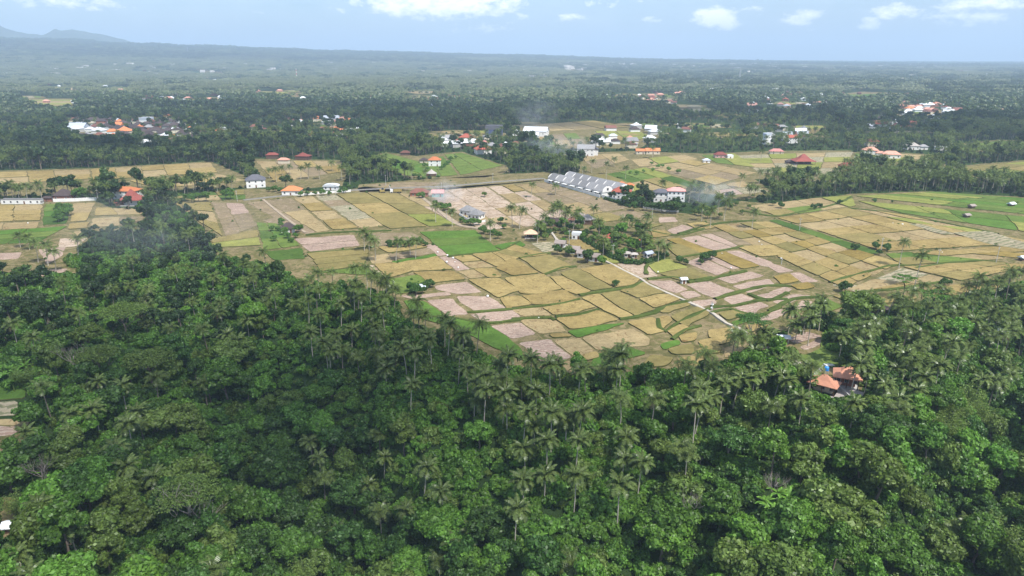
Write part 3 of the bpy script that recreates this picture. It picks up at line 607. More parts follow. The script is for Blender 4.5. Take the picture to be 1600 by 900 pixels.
def frond_plan(seed, n=22):
    g = np.random.default_rng(seed); out = []
    for k in range(n):
        f = k / n; kind = 'young' if f < .28 else 'spread' if f < .68 else 'hang'
        out.append((kind, int(g.integers(0, len(FROND[kind]))), k * 2.39996 + g.normal(0, .14), g.normal(0, .09), g.uniform(.85, 1.12)))
    for k in range(int(g.integers(0, 4))): out.append(('dead', 0, g.uniform(0, 6.28), 0, g.uniform(.8, 1)))
    return out
def crown_of_palm(name, seed, nl=11, n=20, mat=PALM, wide=1.55):
    g = np.random.default_rng(seed); Q = []; nq = []
    for kind, v, az, tilt, sc in frond_plan(seed, n):
        lift, dr, L, w = {'young': (1.15, 1.1, 3.9, .62), 'spread': (.62, 1.55, 4.3, .78), 'hang': (0, 1.5, 4.1, .72), 'dead': (-.75, .9, 3.4, .5)}[kind]
        Q.append(frond_quads(L * sc, dr, lift + tilt, w * wide, nl, seed + v, az)); nq += [1 if kind == 'dead' else 0] * len(Q[-1])
    me = quadmesh(name, np.concatenate(Q), mat); me.materials.append(PALM_OLD); me.polygons.foreach_set('material_index', np.array(nq, np.int32)); return me
PTRUNK = []
for H in (7.0, 10.0, 13.5):
    for bend in (.0, .9, 1.9):
        mb = MB(); pts = [(bend * (i / 7) ** 1.7, .25 * bend * math.sin(i / 7 * 3), -1.2 + (H + 1.2) * i / 7) for i in range(8)]
        mb.tube(pts, [.27, .19, .165, .155, .15, .145, .14, .13], 7)
        PTRUNK.append((H, pts[-1], mesh('trunk', mb.v, mb.f, [PALMT], smooth_=True)))
PCROWN = [crown_of_palm('crown', 101 + i, 12, 20) for i in range(5)]
nutm = plain('coconut', (.17, .14, .04), .6)
mb = MB()
for k in range(6): mb.box(.26 * math.cos(k * 1.05), .26 * math.sin(k * 1.05), -.55 + .1 * (k % 2), .24, .24, .28, k)
NUTS = mesh('coconuts', mb.v, mb.f, [nutm])

# ------------------------------------------------------------------ describing where a plant or house stands (for labels)
MARKS = [(20, 827, 'the white shed at the lower left'), (15, 660, 'the ploughed patch at the left edge'), (295, 790, 'the pale-limbed spreading tree'),
    (347, 575, 'the bright green tree'), (180, 560, 'the wide olive crowns in the left wood'), (1090, 780, 'the bare grey tree'), (1310, 600, 'the red-roofed pavilions'),
    (1180, 530, 'the umbrella tree by the footpath end'), (1500, 640, 'the pale bamboo thicket'), (1237, 790, 'the banana plants'), (650, 452, 'the hut at the forest edge'), (850, 552, 'the lowest ploughed field'),
    (725, 840, 'the pair of palms at the bottom'), (850, 745, 'the palm group on the open slope'), (490, 470, 'the palm grove beside the olive field'), (110, 424, 'the small pink terraces'),
    (1440, 460, 'the flat-topped trees by the fields'), (1580, 440, 'the right edge of the fields'), (450, 560, 'the white flag in the wood'), (640, 580, 'the middle of the wooded slope'), (1420, 850, 'the bottom right corner'),
    (560, 860, 'the bottom edge left of centre'), (900, 860, 'the bottom edge right of centre'), (290, 360, 'the wooded spur'), (1240, 540, 'the small terraces above the pavilions'),
    (203, 315, 'the red joglo-roofed house'), (98, 305, 'the grey-roofed walled house'), (398, 285, 'the white house with dark roof'), (455, 298, 'the orange-roofed roadside house'), (679, 252, 'the orange-roofed house in the green fields'),
    (737, 336, 'the white villa in the dry fields'), (910, 290, 'the row of grey villas'), (1055, 310, 'the white three-storey building'), (885, 350, 'the thatched garden compound'), (1255, 252, 'the dark red pavilion in the pale fields'),
    (1390, 243, 'the white houses with salmon roofs'), (836, 205, 'the large white hall'), (1225, 215, 'the grey and white villas on the right'), (1400, 285, 'the long palm belt behind the right fields'),
    (200, 210, 'the crowded village on the left'), (500, 195, 'the roadside village left of centre'), (912, 237, 'the big grey-roofed white house'), (1412, 385, 'the two lone palms'), (570, 375, 'the pink ploughed field left of centre'),
    (60, 140, 'the far green clearing at upper left'), (650, 155, 'the far orange-roofed hamlet'), (1010, 155, 'the far red-brown hamlet'), (1230, 160, 'the far village on the right'), (1440, 168, 'the far orange-roofed village'), (740, 225, 'the village above the green fields'), (1120, 140, 'the far white houses on the ridge'), (1570, 128, 'the far village at the right edge')]
def where(px_, py_):
    b = min(MARKS, key=lambda m: math.hypot((m[0] - px_) * .8, (m[1] - py_) * 1.5))
    dx, dy = px_ - b[0], py_ - b[1]
    if math.hypot(dx, dy) < 26: return 'beside ' + b[2]
    if abs(dx) > abs(dy) * 1.2: return ('right of ' if dx > 0 else 'left of ') + b[2]
    return ('below ' if dy > 0 else 'above ') + b[2]
ORD = ['', 'second', 'third', 'fourth', 'fifth', 'sixth', 'seventh', 'eighth', 'ninth', 'tenth', 'eleventh', 'twelfth']
def number_repeats(objs):
    """objs: list of (object, base label, photo x); where labels coincide, say the order from the left"""
    d = {}
    for o, lab, x in objs: d.setdefault(lab, []).append((x, o))
    for lab, L in d.items():
        L.sort(key=lambda t: t[0])
        for i, (x, o) in enumerate(L):
            s = lab
            if len(L) > 1:
                s += ', leftmost' if i == 0 else (', rightmost' if i == len(L) - 1 else (f', {ORD[i]} from left' if i < 12 else f', {ORD[len(L) - 1 - i]} from right' if len(L) - 1 - i < 12 and len(L) - 1 - i > 0 else ''))
            o['label'] = s
            if len(s.split()) > 16: s = s.replace('medium-height ', '').replace('slightly curved', 'curved'); o['label'] = s
            if len(s.split()) > 16: s = s.replace('coconut palm', 'palm').replace('the ', '', 1); o['label'] = s
            if len(s.split()) > 16: print('LONG', s)

# ------------------------------------------------------------------ scattering
PALMS = """98,677 145,637 200,662 180,700 195,727 245,738 188,752 95,762 60,790 168,780 110,820 25,868 55,890 486,690 497,715 36,676 110,648 215,640
598,715 658,728 575,757 690,767 632,797 712,845 742,832 805,797 820,702 835,668 855,690 818,645 862,645 895,650 900,685 850,737 818,752 898,742 975,687 972,717 1000,727 968,757 885,655 755,608 785,612 838,610 905,640
428,455 412,475 496,427 475,442 478,467 498,492 548,517 585,512 530,475 513,552 485,520 507,532 525,525 560,462 550,440 575,430 572,418 597,443 603,436 598,477 664,492 668,522 672,532 697,505 693,497 632,537 645,552 600,577 715,552 730,577 755,588 740,600 760,595 790,557 722,522 640,602 605,562 780,572
18,505 50,527 68,487 118,487 200,447 228,452 232,477 275,422 295,427 330,432 345,487 378,457 385,502 345,472 372,532 355,522 152,597 190,602 395,432 375,412 310,360 270,372 250,350 292,368
830,562 857,567 875,572 905,582 970,552 963,577 1175,548 1095,607 1150,592 1165,588 1180,582 1130,602 1090,622 1195,518 1205,524
1260,482 1285,477 1320,467 1345,470 1370,475 1392,462 1405,470 1315,522 1355,522 1345,542 1350,562 1338,572 1355,577 1395,547 1410,552 1416,560 1455,507 1480,532 1498,492 1520,502 1550,472 1540,442 1560,442 1580,432 1592,425 1510,447 1525,462 1548,487 1580,502 1592,482 1570,507 1563,522 1468,572 1530,592 1560,602 1215,562 1226,592 1213,584 1400,577 1440,587 1380,602 1400,622 1335,632 1430,610 1253,622 1110,617 1088,632 1235,482 1245,507 1268,498 1478,455 1495,468 1450,478 1465,492""".split()
FIELD_PALMS = """1188,268 1200,275 1212,270 1226,276 1240,272 1262,275 1275,270 1290,276 1330,268 1345,272 1352,262 1378,266 1392,272 1405,266 1418,274 1432,270 1446,276 1462,270 1478,276 1492,272 1508,278 1524,270 1540,276 1556,272 1572,278 1588,272 860,330 882,333 850,338 895,336 935,345 942,372 1002,364 1030,380 870,318 1012,352 840,350 1412,378 1438,398 567,362 576,370 584,374 800,324 812,329 864,322 874,324 887,326 904,329 928,325 975,342 1009,338 994,346 1040,385 1078,292 1092,294 1105,293 1098,322 1134,316 1124,308 1121,305 1143,306 1112,328 1178,330 1158,275 766,349 680,322 706,330 640,378 617,378 648,376
60,286 78,289 8,288 25,292 38,290 95,283 170,277 158,280 122,285 146,282 218,280 234,286 244,281 256,278 268,280 285,282 300,282 302,276 315,278 325,274 338,285 350,280 360,278 205,352 292,362 115,372 42,370 52,378 68,382 80,392 28,368
640,258 643,262 595,258 604,262 575,252 588,248 498,262 480,258 468,262 452,260 440,262 430,264 420,266 545,268 533,262 518,254 900,250 925,252 960,248 978,262 948,255 1020,230 868,290 830,288 1190,236 1385,248 1322,250 1365,248""".split()
placed = []      # (x, y, radius) of everything that keeps trees away
HOUSE_SPOTS = []   # filled below by the building list, before the trees are scattered
# ------------------------------------------------------------------ buildings
WALLC = {'white': plain('white_plaster', (.74, .73, .70), .8, .06, .5, dirt=(.55, .52, .47)), 'cream': plain('cream_plaster', (.62, .55, .42), .8, .08), 'grey': plain('grey_concrete', (.42, .41, .39), .85, .12),
    'brick': plain('red_brick_wall', (.30, .13, .085), .9, .2), 'wood': plain('dark_timber', (.11, .065, .045), .8, .2), 'teal': plain('teal_wall', (.22, .45, .42), .8), 'pink': plain('pink_wall', (.62, .36, .34), .8), 'blue': plain('dark_blue_wall', (.07, .09, .18), .7)}
def tiles(name, col, s=2.2, var=.18):
    m, t, o = newmat(name); b = N(t, 'ShaderNodeBsdfPrincipled'); b.inputs['Roughness'].default_value = .8; b.inputs['Specular IOR Level'].default_value = .2
    tcn = N(t, 'ShaderNodeTexCoord').outputs['Object']; f = noise(t, tcn, .6, 5, .7); rnd = N(t, 'ShaderNodeObjectInfo').outputs['Random']
    c = mix(t, ramp(t, f, [(.3, (0, 0, 0)), (.72, (1, 1, 1))]), [v * (1 - var) for v in col], [v * (1 + var) for v in col])
    w = N(t, 'ShaderNodeTexWave', wave_type='BANDS', bands_direction='Z'); t.links.new(tcn, w.inputs[0]); w.inputs['Scale'].default_value = 1.4; w.inputs['Distortion'].default_value = .4
    c = mix(t, M(t, 'MULTIPLY', w.outputs['Fac'], .18), c, [v * .5 for v in col]); hs = N(t, 'ShaderNodeHueSaturation'); t.links.new(c, hs.inputs['Color'])
    t.links.new(M(t, 'ADD', .78, M(t, 'MULTIPLY', rnd, .44)), hs.inputs['Value']); t.links.new(hs.outputs[0], b.inputs['Base Color'])
    bp = N(t, 'ShaderNodeBump'); bp.inputs['Strength'].default_value = .4; t.links.new(w.outputs['Fac'], bp.inputs['Height']); t.links.new(bp.outputs[0], b.inputs['Normal'])
    t.links.new(b.outputs[0], o.inputs[0]); return m
ROOFC = {'orange': tiles('orange_roof_tiles', (.54, .19, .08)), 'clay': tiles('clay_roof_tiles', (.50, .235, .15)), 'red': tiles('red_roof_tiles', (.42, .115, .075)), 'dark red': tiles('dark_red_roof_tiles', (.24, .07, .055)), 'brown': tiles('dark_brown_roof_tiles', (.070, .052, .050)),
    'grey': tiles('grey_roof_tiles', (.255, .25, .25)), 'mid grey': tiles('weathered_grey_tiles', (.30, .30, .31)), 'dark grey': tiles('dark_grey_roof_tiles', (.10, .10, .115)), 'white': tiles('white_roof_sheet', (.72, .74, .76), var=.05), 'salmon': tiles('salmon_roof_tiles', (.60, .30, .22)), 'pink': tiles('pink_roof_tiles', (.60, .27, .24)),
    'thatch': tiles('grey_thatch', (.27, .225, .20)), 'pale thatch': tiles('pale_thatch', (.38, .345, .31)), 'peach': tiles('peach_roof_sheet', (.58, .40, .27)), 'brown-red': tiles('brown_red_roof_tiles', (.18, .080, .060)), 'pale grey': tiles('pale_metal_roof', (.46, .50, .56), var=.08)}
GLASS = plain('dark_window_glass', (.03, .035, .045), .15, .1, spec=.6); FRAMEM = plain('window_frame_paint', (.55, .53, .50), .6); DOORM = plain('timber_door', (.16, .08, .05), .6); WHITEM = WALLC['white']
PAVE = plain('paved_yard', (.36, .32, .30), .9, .15, 1.0)
def roof_mesh(kind, w, d, h, z, ov=.7, mat=None):
    W, D = w / 2 + ov, d / 2 + ov; mb = MB(); t = .22
    def hip(W, D, z0, z1, ridge, W2=None, D2=None):
        e = [(-W, -D, z0), (W, -D, z0), (W, D, z0), (-W, D, z0)]
        if W2 is None:
            if W >= D: r = [(-(W - D) * ridge - .05, 0, z1), ((W - D) * ridge + .05, 0, z1)]; fs = [(e[0], e[1], r[1], r[0]), (e[1], e[2], r[1]), (e[2], e[3], r[0], r[1]), (e[3], e[0], r[0])]
            else: r = [(0, -(D - W) * ridge - .05, z1), (0, (D - W) * ridge + .05, z1)]; fs = [(e[0], e[1], r[0]), (e[1], e[2], r[1], r[0]), (e[2], e[3], r[1]), (e[3], e[0], r[0], r[1])]
        else:
            u = [(-W2, -D2, z1), (W2, -D2, z1), (W2, D2, z1), (-W2, D2, z1)]; fs = [(e[i], e[(i + 1) % 4], u[(i + 1) % 4], u[i]) for i in range(4)]
        for f in fs: mb.poly(f)
        return e
    if kind == 'hip': e = hip(W, D, z, z + h, 1.0)
    elif kind == 'joglo': e = hip(W, D, z, z + h * .38, 1, W * .48, D * .48); hip(W * .48, D * .48, z + h * .38, z + h, .55)
    elif kind == 'gable':
        for s in (-1, 1): mb.poly([(-W, s * D, z), (W, s * D, z), (W, 0, z + h), (-W, 0, z + h)][::s])
        for s in (-1, 1): mb.poly([(s * W * .93, -D * .9, z + .02), (s * W * .93, D * .9, z + .02), (s * W * .93, 0, z + h * .9)][::s])
        e = [(-W, -D, z), (W, -D, z), (W, D, z), (-W, D, z)]
    elif kind == 'cone':
        n = 14; e = [(W * math.cos(2 * math.pi * i / n), D * math.sin(2 * math.pi * i / n), z) for i in range(n)]
        m_ = [(W * .45 * math.cos(2 * math.pi * i / n), D * .45 * math.sin(2 * math.pi * i / n), z + h * .48) for i in range(n)]
        for i in range(n): j = (i + 1) % n; mb.poly([e[i], e[j], m_[j], m_[i]]); mb.poly([m_[i], m_[j], (0, 0, z + h)])
    elif kind == 'arch':
        n = 8; p = [(-W * math.cos(math.pi * i / n), h * math.sin(math.pi * i / n)) for i in range(n + 1)]
        for i in range(n): mb.poly([(p[i][0], -D, z + p[i][1]), (p[i + 1][0], -D, z + p[i + 1][1]), (p[i + 1][0], D, z + p[i + 1][1]), (p[i][0], D, z + p[i][1])])
        e = [(-W, -D, z), (W, -D, z), (W, D, z), (-W, D, z)]
        for s in (-1, 1): mb.poly([(a, s * D * .97, z + b) for a, b in p][::-s])
    else: mb.box(0, 0, z, 2 * W, 2 * D, max(h, .3)); mb.box(0, -D + .12, z + max(h, .3), 2 * W - .02, .2, .5); mb.box(0, D - .12, z + max(h, .3), 2 * W - .02, .2, .5); e = None
    if e:  # eaves: fascia and soffit give the roof its thickness
        b = [(x * .995, y * .995, zz - t) for x, y, zz in e]; n = len(e)
        for i in range(n): j = (i + 1) % n; mb.poly([b[i], b[j], e[j], e[i]])
        mb.poly(b[::-1])
    return mesh('roof', mb.v, mb.f, [mat])
BM_CACHE = {}
def shared(key, fn):
    if key not in BM_CACHE: BM_CACHE[key] = fn()
    return BM_CACHE[key]
def window_at(parent, x, y, z, ang, w=1.2, h=1.3):
    def f():
        mb = MB(); 
        for a, b, c, d in ((0, -h / 2, w + .2, .12), (0, h / 2, w + .2, .12), (-w / 2, 0, .12, h), (w / 2, 0, .12, h)): mb.box(a, 0, b - d / 2, c, .16, d)
        return mesh('window', mb.v, mb.f, [FRAMEM])
    def g(): mb = MB(); mb.box(0, .02, -h / 2 + .06, w - .1, .08, h - .12); return mesh('pane', mb.v, mb.f, [GLASS])
    o = ob('window', shared(('wf', w, h), f), parent, (x, y, z), (0, 0, ang)); ob('pane', shared(('wp', w, h), g), o); return o
def house(name, label, cat, px_, py_, w, d, hw, roof, rcol, wall='white', rz=0.0, rh=None, wins=0, floors=1, group=None, porch=False, ov=.7, parts=None, loc=None):
    """photo pixel of the house's foot; width, depth, wall height in metres"""
    if loc is None: x, y, z = at(px_, py_); y += d * .35
    else: x, y, z = loc
    HOUSE_SPOTS.append((x, y, max(w, d) * .62 + 1.5))
    t = thing(name, label, cat, (x, y, float(terrain(x, y)) - .05), rz, group); rh = rh or min(w, d) * .38
    if porch:
        mb = MB(); mb.box(0, 0, -.6, w, d, 1.0); mb.build('floor_plinth', WALLC['grey'], t)
        mb = MB(); mb.box(0, d * .12, .4, w * .72, d * .6, hw - .55); mb.build('wall', WALLC[wall], t)
        for sx in (-1, 0, 1):
            for sy in (-1, 1):
                q = MB(); q.box(sx * (w / 2 - .3), sy * (d / 2 - .3), .4, .28, .28, hw - .6); q.build('post', WALLC['wood'], t)
    else:
        mb = MB(); mb.box(0, 0, -.8, w, d, hw + .75)
        for f in range(1, floors): mb.box(0, 0, hw * f / floors, w + .3, d + .3, .18)
        mb.build('wall', WALLC[wall], t)
    ob('roof', roof_mesh(roof, w, d, rh, hw, ov if roof != 'flat' else .12, ROOFC[rcol]), t)
    if wins:
        fh = hw / floors
        for f in range(floors):
            z0 = fh * f + fh * .55
            for k in range(wins):
                x0 = (-.5 + (k + .5) / wins) * w
                if f == 0 and k == wins // 2 and not porch:
                    q = MB(); q.box(x0, -d / 2 - .04, .05, 1.1, .14, 2.1); dd = q.build('door', DOORM, t); q2 = MB(); q2.box(x0 + .4, -d / 2 - .14, 1.0, .08, .08, .16); q2.build('door_handle', FRAMEM, dd); continue
                window_at(t, x0, -(d / 2 + .04) if not porch else -(d * .18 + .04), z0, 0)
            if not porch:
                for sx in (-1, 1):
                    for k in range(max(1, wins - 1)): window_at(t, sx * (w / 2 + .04), (-.5 + (k + .5) / max(1, wins - 1)) * d, z0, sx * math.pi / 2)
    return t
def wm(px_, py_, wpx):   # metres that so many photo pixels span at a foot point
    x, y, z = at(px_, py_); return wpx * (y * cP - (z - H_CAM) * sP) / FPX
def Hs(label, px_, py_, wpx, ratio, hw, roof, rcol, wall='white', deg=0, **kw):
    w = wm(px_, py_, wpx); name = kw.pop('name', 'house'); cat = kw.pop('cat', 'house')
    return house(name, label, cat, px_, py_, w, w * ratio, hw, roof, rcol, wall, R(deg), **kw)
# by the wood on the right
Hs('large red-tiled pavilion with deep eaves and timber posts in the wooded slope', 1326, 608, 35, .85, 4.0, 'joglo', 'clay', 'brick', -24, porch=True, wins=3, rh=3.3, name='pavilion', cat='pavilion')
Hs('smaller red-tiled pavilion half hidden by palms, left of the larger one', 1289, 617, 38, .62, 3.4, 'joglo', 'clay', 'cream', -38, porch=True, wins=3, rh=2.7, name='pavilion', cat='pavilion')
mb = MB(); mb.box(0, 0, 0, 17, 11, .25); x, y, z = at(1308, 618); o = mb.build('paved_yard', PAVE, None, (x, y, z + .1), (0, 0, R(-30))); o['kind'] = 'structure'
def wall_run(label, pts, h=1.9, th=.25, mat=None, z0=0, name='compound_wall', group=None):
    P = [at(a, b) for a, b in pts]; t = thing(name, label, 'wall', P[0], 0, group); ox, oy, oz = P[0]
    for i in range(len(P) - 1):
        (x0, y0, _), (x1, y1, _) = P[i], P[i + 1]; L = math.hypot(x1 - x0, y1 - y0); n = max(1, round(L / 9)); a = math.atan2(y1 - y0, x1 - x0)
        for k in range(n):
            f = (k + .5) / n; cx, cy = x0 + (x1 - x0) * f, y0 + (y1 - y0) * f; q = MB(); q.box(0, 0, -.6, L / n - .3, th, h + .6); q.build('wall_panel', mat or WALLC['white'], t, (cx - ox, cy - oy, float(terrain(cx, cy)) - oz), (0, 0, a))
        for k in range(n + 1):
            f = k / n; cx, cy = x0 + (x1 - x0) * f, y0 + (y1 - y0) * f; q = MB(); q.box(0, 0, -.6, .36, .36, h + .85); q.build('pillar', mat or WALLC['white'], t, (cx - ox, cy - oy, float(terrain(cx, cy)) - oz), (0, 0, a))
    return t
wall_run('long grey courtyard wall left of the smaller pavilion', [(1261, 604), (1272, 590), (1284, 580)], 1.6, .3, WALLC['grey']); wall_run('short grey wall in front of the large pavilion', [(1305, 607), (1318, 618), (1334, 632)], 1.5, .3, WALLC['grey'])
def tank(label, px_, py_, col, r=.75, h=1.4):
    x, y, z = at(px_, py_); t = thing('water_tank', label, 'water tank', (x, y, z)); q = MB(); q.tube([(0, 0, 1.6), (0, 0, 1.6 + h * .8), (0, 0, 1.6 + h)], [r, r, r * .55], 14); q.build('tank_body', col, t, sm=False)
    for a in range(4):
        q = MB(); q.box(.7 * math.cos(a * 1.571 + .78), .7 * math.sin(a * 1.571 + .78), -.3, .14, .14, 1.95); q.build('leg', WALLC['grey'], t)
tank('bright blue water tank on legs beside the courtyard wall', 1290, 587, plain('blue_plastic', (.04, .26, .70), .4, .05))
mb = MB(); mb.box(0, 0, 0, 3.6, 1.5, .5, 0); x, y, z = at(1295, 573); tag(mb.build('white_board', WHITEM, None, (x, y, z + .2), (0, .12, R(12))), 'white sheet lying on the grass above the blue tank', 'sheet')
Hs('small white-roofed shed above the tiny pink terraces', 1224, 537, 15, .6, 2.4, 'gable', 'white', 'grey', -10, wins=2, name='shed', cat='shed'); Hs('white-roofed field hut beside the green bank', 1068, 444, 7, .9, 2.4, 'gable', 'white', 'white', 10, wins=1, name='field_hut', cat='hut')
Hs('grey metal-roofed hut at the forest edge beside small trees', 655, 455, 15, .55, 2.2, 'gable', 'pale grey', 'wood', 12, wins=1, name='field_hut', cat='hut'); Hs('little white-roofed shed in bright grass at the lower left', 21, 833, 24, .6, 2.0, 'gable', 'white', 'wood', 8, wins=1, name='shed', cat='shed')
Hs('small white-roofed shelter among palms near the right edge', 1569, 530, 16, .7, 2.4, 'gable', 'white', 'wood', -15, wins=1, name='shelter', cat='shelter'); Hs('low brown-roofed hut under palms behind the flat-topped trees', 1372, 492, 26, .4, 2.4, 'gable', 'brown', 'wood', 0, wins=1, name='field_hut', cat='hut')
# left
Hs('white two-storey house with orange hip roof behind the red joglo roof', 197, 311, 36, .6, 6.2, 'hip', 'orange', 'white', -6, wins=4, floors=2, rh=2.6)
Hs('open house with red-brown stepped joglo roof at the field edge', 204, 322, 31, .75, 4.4, 'joglo', 'dark red', 'white', 0, porch=True, wins=3, rh=7.0); Hs('small dark red side roof left of the joglo house', 186, 322, 11, .9, 2.6, 'gable', 'dark red', 'wood', 20, wins=1, name='outbuilding', cat='outbuilding')
Hs('grey-brown hip-roofed house inside a white walled compound', 98, 314, 24, .8, 4.2, 'hip', 'brown', 'brick', 0, wins=3, rh=4.2); Hs('dark low outbuilding left of the grey-roofed walled house', 74, 315, 14, .5, 2.8, 'hip', 'brown', 'brick', 0, wins=1, name='outbuilding', cat='outbuilding')
Hs('long low white shed with flat grey roof at the far left', 34, 319, 62, .12, 3.0, 'flat', 'grey', 'white', 0, wins=6, name='long_shed', cat='shed', rh=.3); wall_run('white compound wall along the rice fields on the left', [(84, 316), (120, 315), (153, 313)], 2.4)
Hs('slim dark stone shrine tower standing alone in the green field', 102, 331, 7, .9, 3.2, 'joglo', 'dark grey', 'grey', 0, wins=1, name='shrine', cat='shrine', rh=3.0, ov=.5)
Hs('modern white house with dark grey roof behind palms', 398, 293, 28, .7, 6.4, 'hip', 'dark grey', 'white', 20, wins=3, floors=2); Hs('white roadside house with bright orange hip roof', 455, 305, 27, .7, 3.8, 'hip', 'orange', 'white', 0, wins=3, rh=3.0)
Hs('low white building with arched white roof by the road', 517, 297, 22, .5, 3.2, 'arch', 'white', 'white', 0, wins=3, name='arched_hall', cat='hall', rh=1.6); wall_run('white garden wall along the road between orange and arched roofs', [(470, 306), (520, 302), (548, 300)], 1.8)
Hs('small white-walled house with steep dark roof among bushes', 449, 364, 19, .8, 2.8, 'hip', 'brown', 'white', 10, wins=2, rh=3.2); Hs('brown-red hip-roofed house beside bushes by the road', 655, 307, 27, .6, 3.0, 'hip', 'brown-red', 'brick', 0, wins=3, rh=2.8)
Hs('small house with pink-red roof and teal wall by the road', 684, 308, 17, .7, 3.2, 'gable', 'pink', 'teal', 0, wins=2); Hs('white villa block with grey hip roof, the right one of the pair', 744, 343, 20, .9, 3.4, 'hip', 'grey', 'white', -28, wins=3, rh=3.0, name='villa', cat='villa')
Hs('white villa block with grey hip roof, the left one of the pair', 731, 337, 20, .8, 3.4, 'hip', 'grey', 'white', -28, wins=3, rh=3.0, name='villa', cat='villa'); wall_run('low white wall round the grey-roofed villa pair', [(718, 337), (740, 350), (758, 347)], 1.4)
Hs('white house with orange roof standing in the green rice fields', 679, 260, 18, .7, 6.2, 'hip', 'orange', 'white', 0, wins=2, floors=2); Hs('thatched pyramid-roofed hut among trees in the green field', 674, 276, 15, .8, 2.8, 'cone', 'pale thatch', 'wood', 0, wins=1, name='hut', cat='hut', rh=3.6)
Hs('dark brown-roofed house left of the orange-roofed one in green fields', 662, 255, 12, .8, 3, 'hip', 'brown', 'cream', 0, wins=1)
# the row of villas
r0, r1 = at(868, 286), at(944, 305); vrot = math.atan2(r1[1] - r0[1], r1[0] - r0[0])
for k, (nm, f) in enumerate(zip(['leftmost', 'second', 'third', 'fourth', 'fifth', 'sixth', 'rightmost'], np.linspace(.02, .98, 7))):
    x = r0[0] + (r1[0] - r0[0]) * f; y = r0[1] + (r1[1] - r0[1]) * f
    for back in (0, 1):
        X, Y = x - math.sin(vrot) * back * 17, y + math.cos(vrot) * back * 17
        t = house('villa', f'white villa with arched gable and grey roof, {nm} of the {"rear" if back else "front"} row', 'villa', 0, 0, 9.6, 10.5, 3.9, 'gable', 'grey', 'white', vrot, rh=4.2, wins=0, group='identical grey-roofed villas in a double row', loc=(X, Y, 0), ov=.35)
        for s in (-1, 1):
            q = MB(); n = 7; A = [(5.2 * math.cos(math.pi * i / n), 3.0 + 4.6 * math.sin(math.pi * i / n)) for i in range(n + 1)]
            q.poly([(s * 5.02, a, b) for a, b in A]); q.poly([(s * 5.32, a, b) for a, b in A][::-1])
            for i in range(n): q.poly([(s * 5.02, *A[i]), (s * 5.32, *A[i]), (s * 5.32, *A[i + 1]), (s * 5.02, *A[i + 1])])
            q.build('arched_gable', WHITEM, t); window_at(t, s * 5.34, 0, 5.2, math.pi / 2 * s, 1.7, 1.9)
        for u in (-2.6, 2.6): window_at(t, u, -5.3, 1.9, 0, 1.8, 2.0)
        q = MB(); q.box(0, -6.6, 2.9, 6, 2.4, .2); q.build('terrace_roof', WHITEM, t)
wall_run('long white boundary wall in front of the grey villas', [(851, 284), (880, 292), (910, 301), (937, 309)], 2.2); wall_run('white fence wall of the dark red house beside the villas', [(941, 309), (958, 314), (977, 318)], 2.2)
Hs('large house with dark red hip roof right of the grey villas', 972, 310, 28, .7, 5.0, 'hip', 'red', 'white', -14, wins=4, floors=2, rh=3.4); Hs('small pavilion with orange hip roof behind the dark red house, left', 971, 297, 12, .9, 4.6, 'hip', 'orange', 'cream', -14, wins=1, name='pavilion', cat='pavilion')
Hs('small pavilion with orange hip roof behind the dark red house, right', 984, 299, 12, .9, 4.6, 'hip', 'orange', 'cream', -14, wins=1, name='pavilion', cat='pavilion')
Hs('white three-storey building with pink roof beside smoke', 1056, 322, 26, .6, 11.0, 'hip', 'pink', 'white', -8, wins=4, floors=3, rh=2.2, name='building', cat='building'); Hs('white two-storey wing with dark grey roof left of the pink-roofed building', 1033, 316, 22, .6, 7.2, 'hip', 'dark grey', 'white', -8, wins=3, floors=2, name='building', cat='building')
wall_run('low dark fence wall behind the round trees by the white building', [(1005, 326), (1035, 331), (1060, 332)], 1.2, .25, WALLC['grey'])
Hs('large white modern house with grey and dark blue gables', 916, 244, 26, .6, 8.0, 'gable', 'grey', 'white', -10, wins=4, floors=2, rh=4); Hs('white wing with dark blue gable right of the large modern house', 928, 243, 12, 1.1, 6.6, 'gable', 'dark grey', 'white', 80, wins=2, floors=2)
Hs('very large white-roofed hall', 838, 213, 36, .7, 7, 'gable', 'white', 'white', -14, wins=4, name='hall', cat='hall', rh=5); Hs('low white-roofed annex in front of the large hall', 831, 216, 22, .5, 4, 'gable', 'white', 'white', -14, wins=2, name='annex', cat='building'); Hs('white-roofed building left of the large hall', 808, 212, 14, .8, 4, 'hip', 'white', 'white', 0, wins=1, name='annex', cat='building')
Hs('long orange-roofed house among palms, the left one', 1001, 241, 14, .6, 3.6, 'gable', 'orange', 'cream', 0, wins=2); Hs('long orange-roofed house among palms, the right one', 1020, 241, 21, .5, 3.8, 'gable', 'orange', 'cream', 0, wins=3); Hs('red-roofed pink house at the edge of the pale fields', 1126, 247, 18, .6, 3.6, 'hip', 'dark red', 'pink', 0, wins=3)
Hs('white box house at the field edge right of the pink one', 1141, 248, 9, .8, 3.2, 'flat', 'white', 'white', 0, wins=1, rh=.3); Hs('white low house above the tan field with palms', 1104, 255, 10, .7, 3, 'hip', 'pale grey', 'white', 0, wins=1)
Hs('large dark red joglo-roofed pavilion alone in pale fields', 1257, 258, 31, .7, 3.8, 'joglo', 'dark red', 'wood', 0, porch=True, wins=3, rh=6.5, name='pavilion', cat='pavilion'); Hs('low dark shed attached left of the dark red pavilion', 1236, 256, 15, .5, 2.4, 'hip', 'brown', 'wood', 0, wins=1, name='outbuilding', cat='outbuilding')
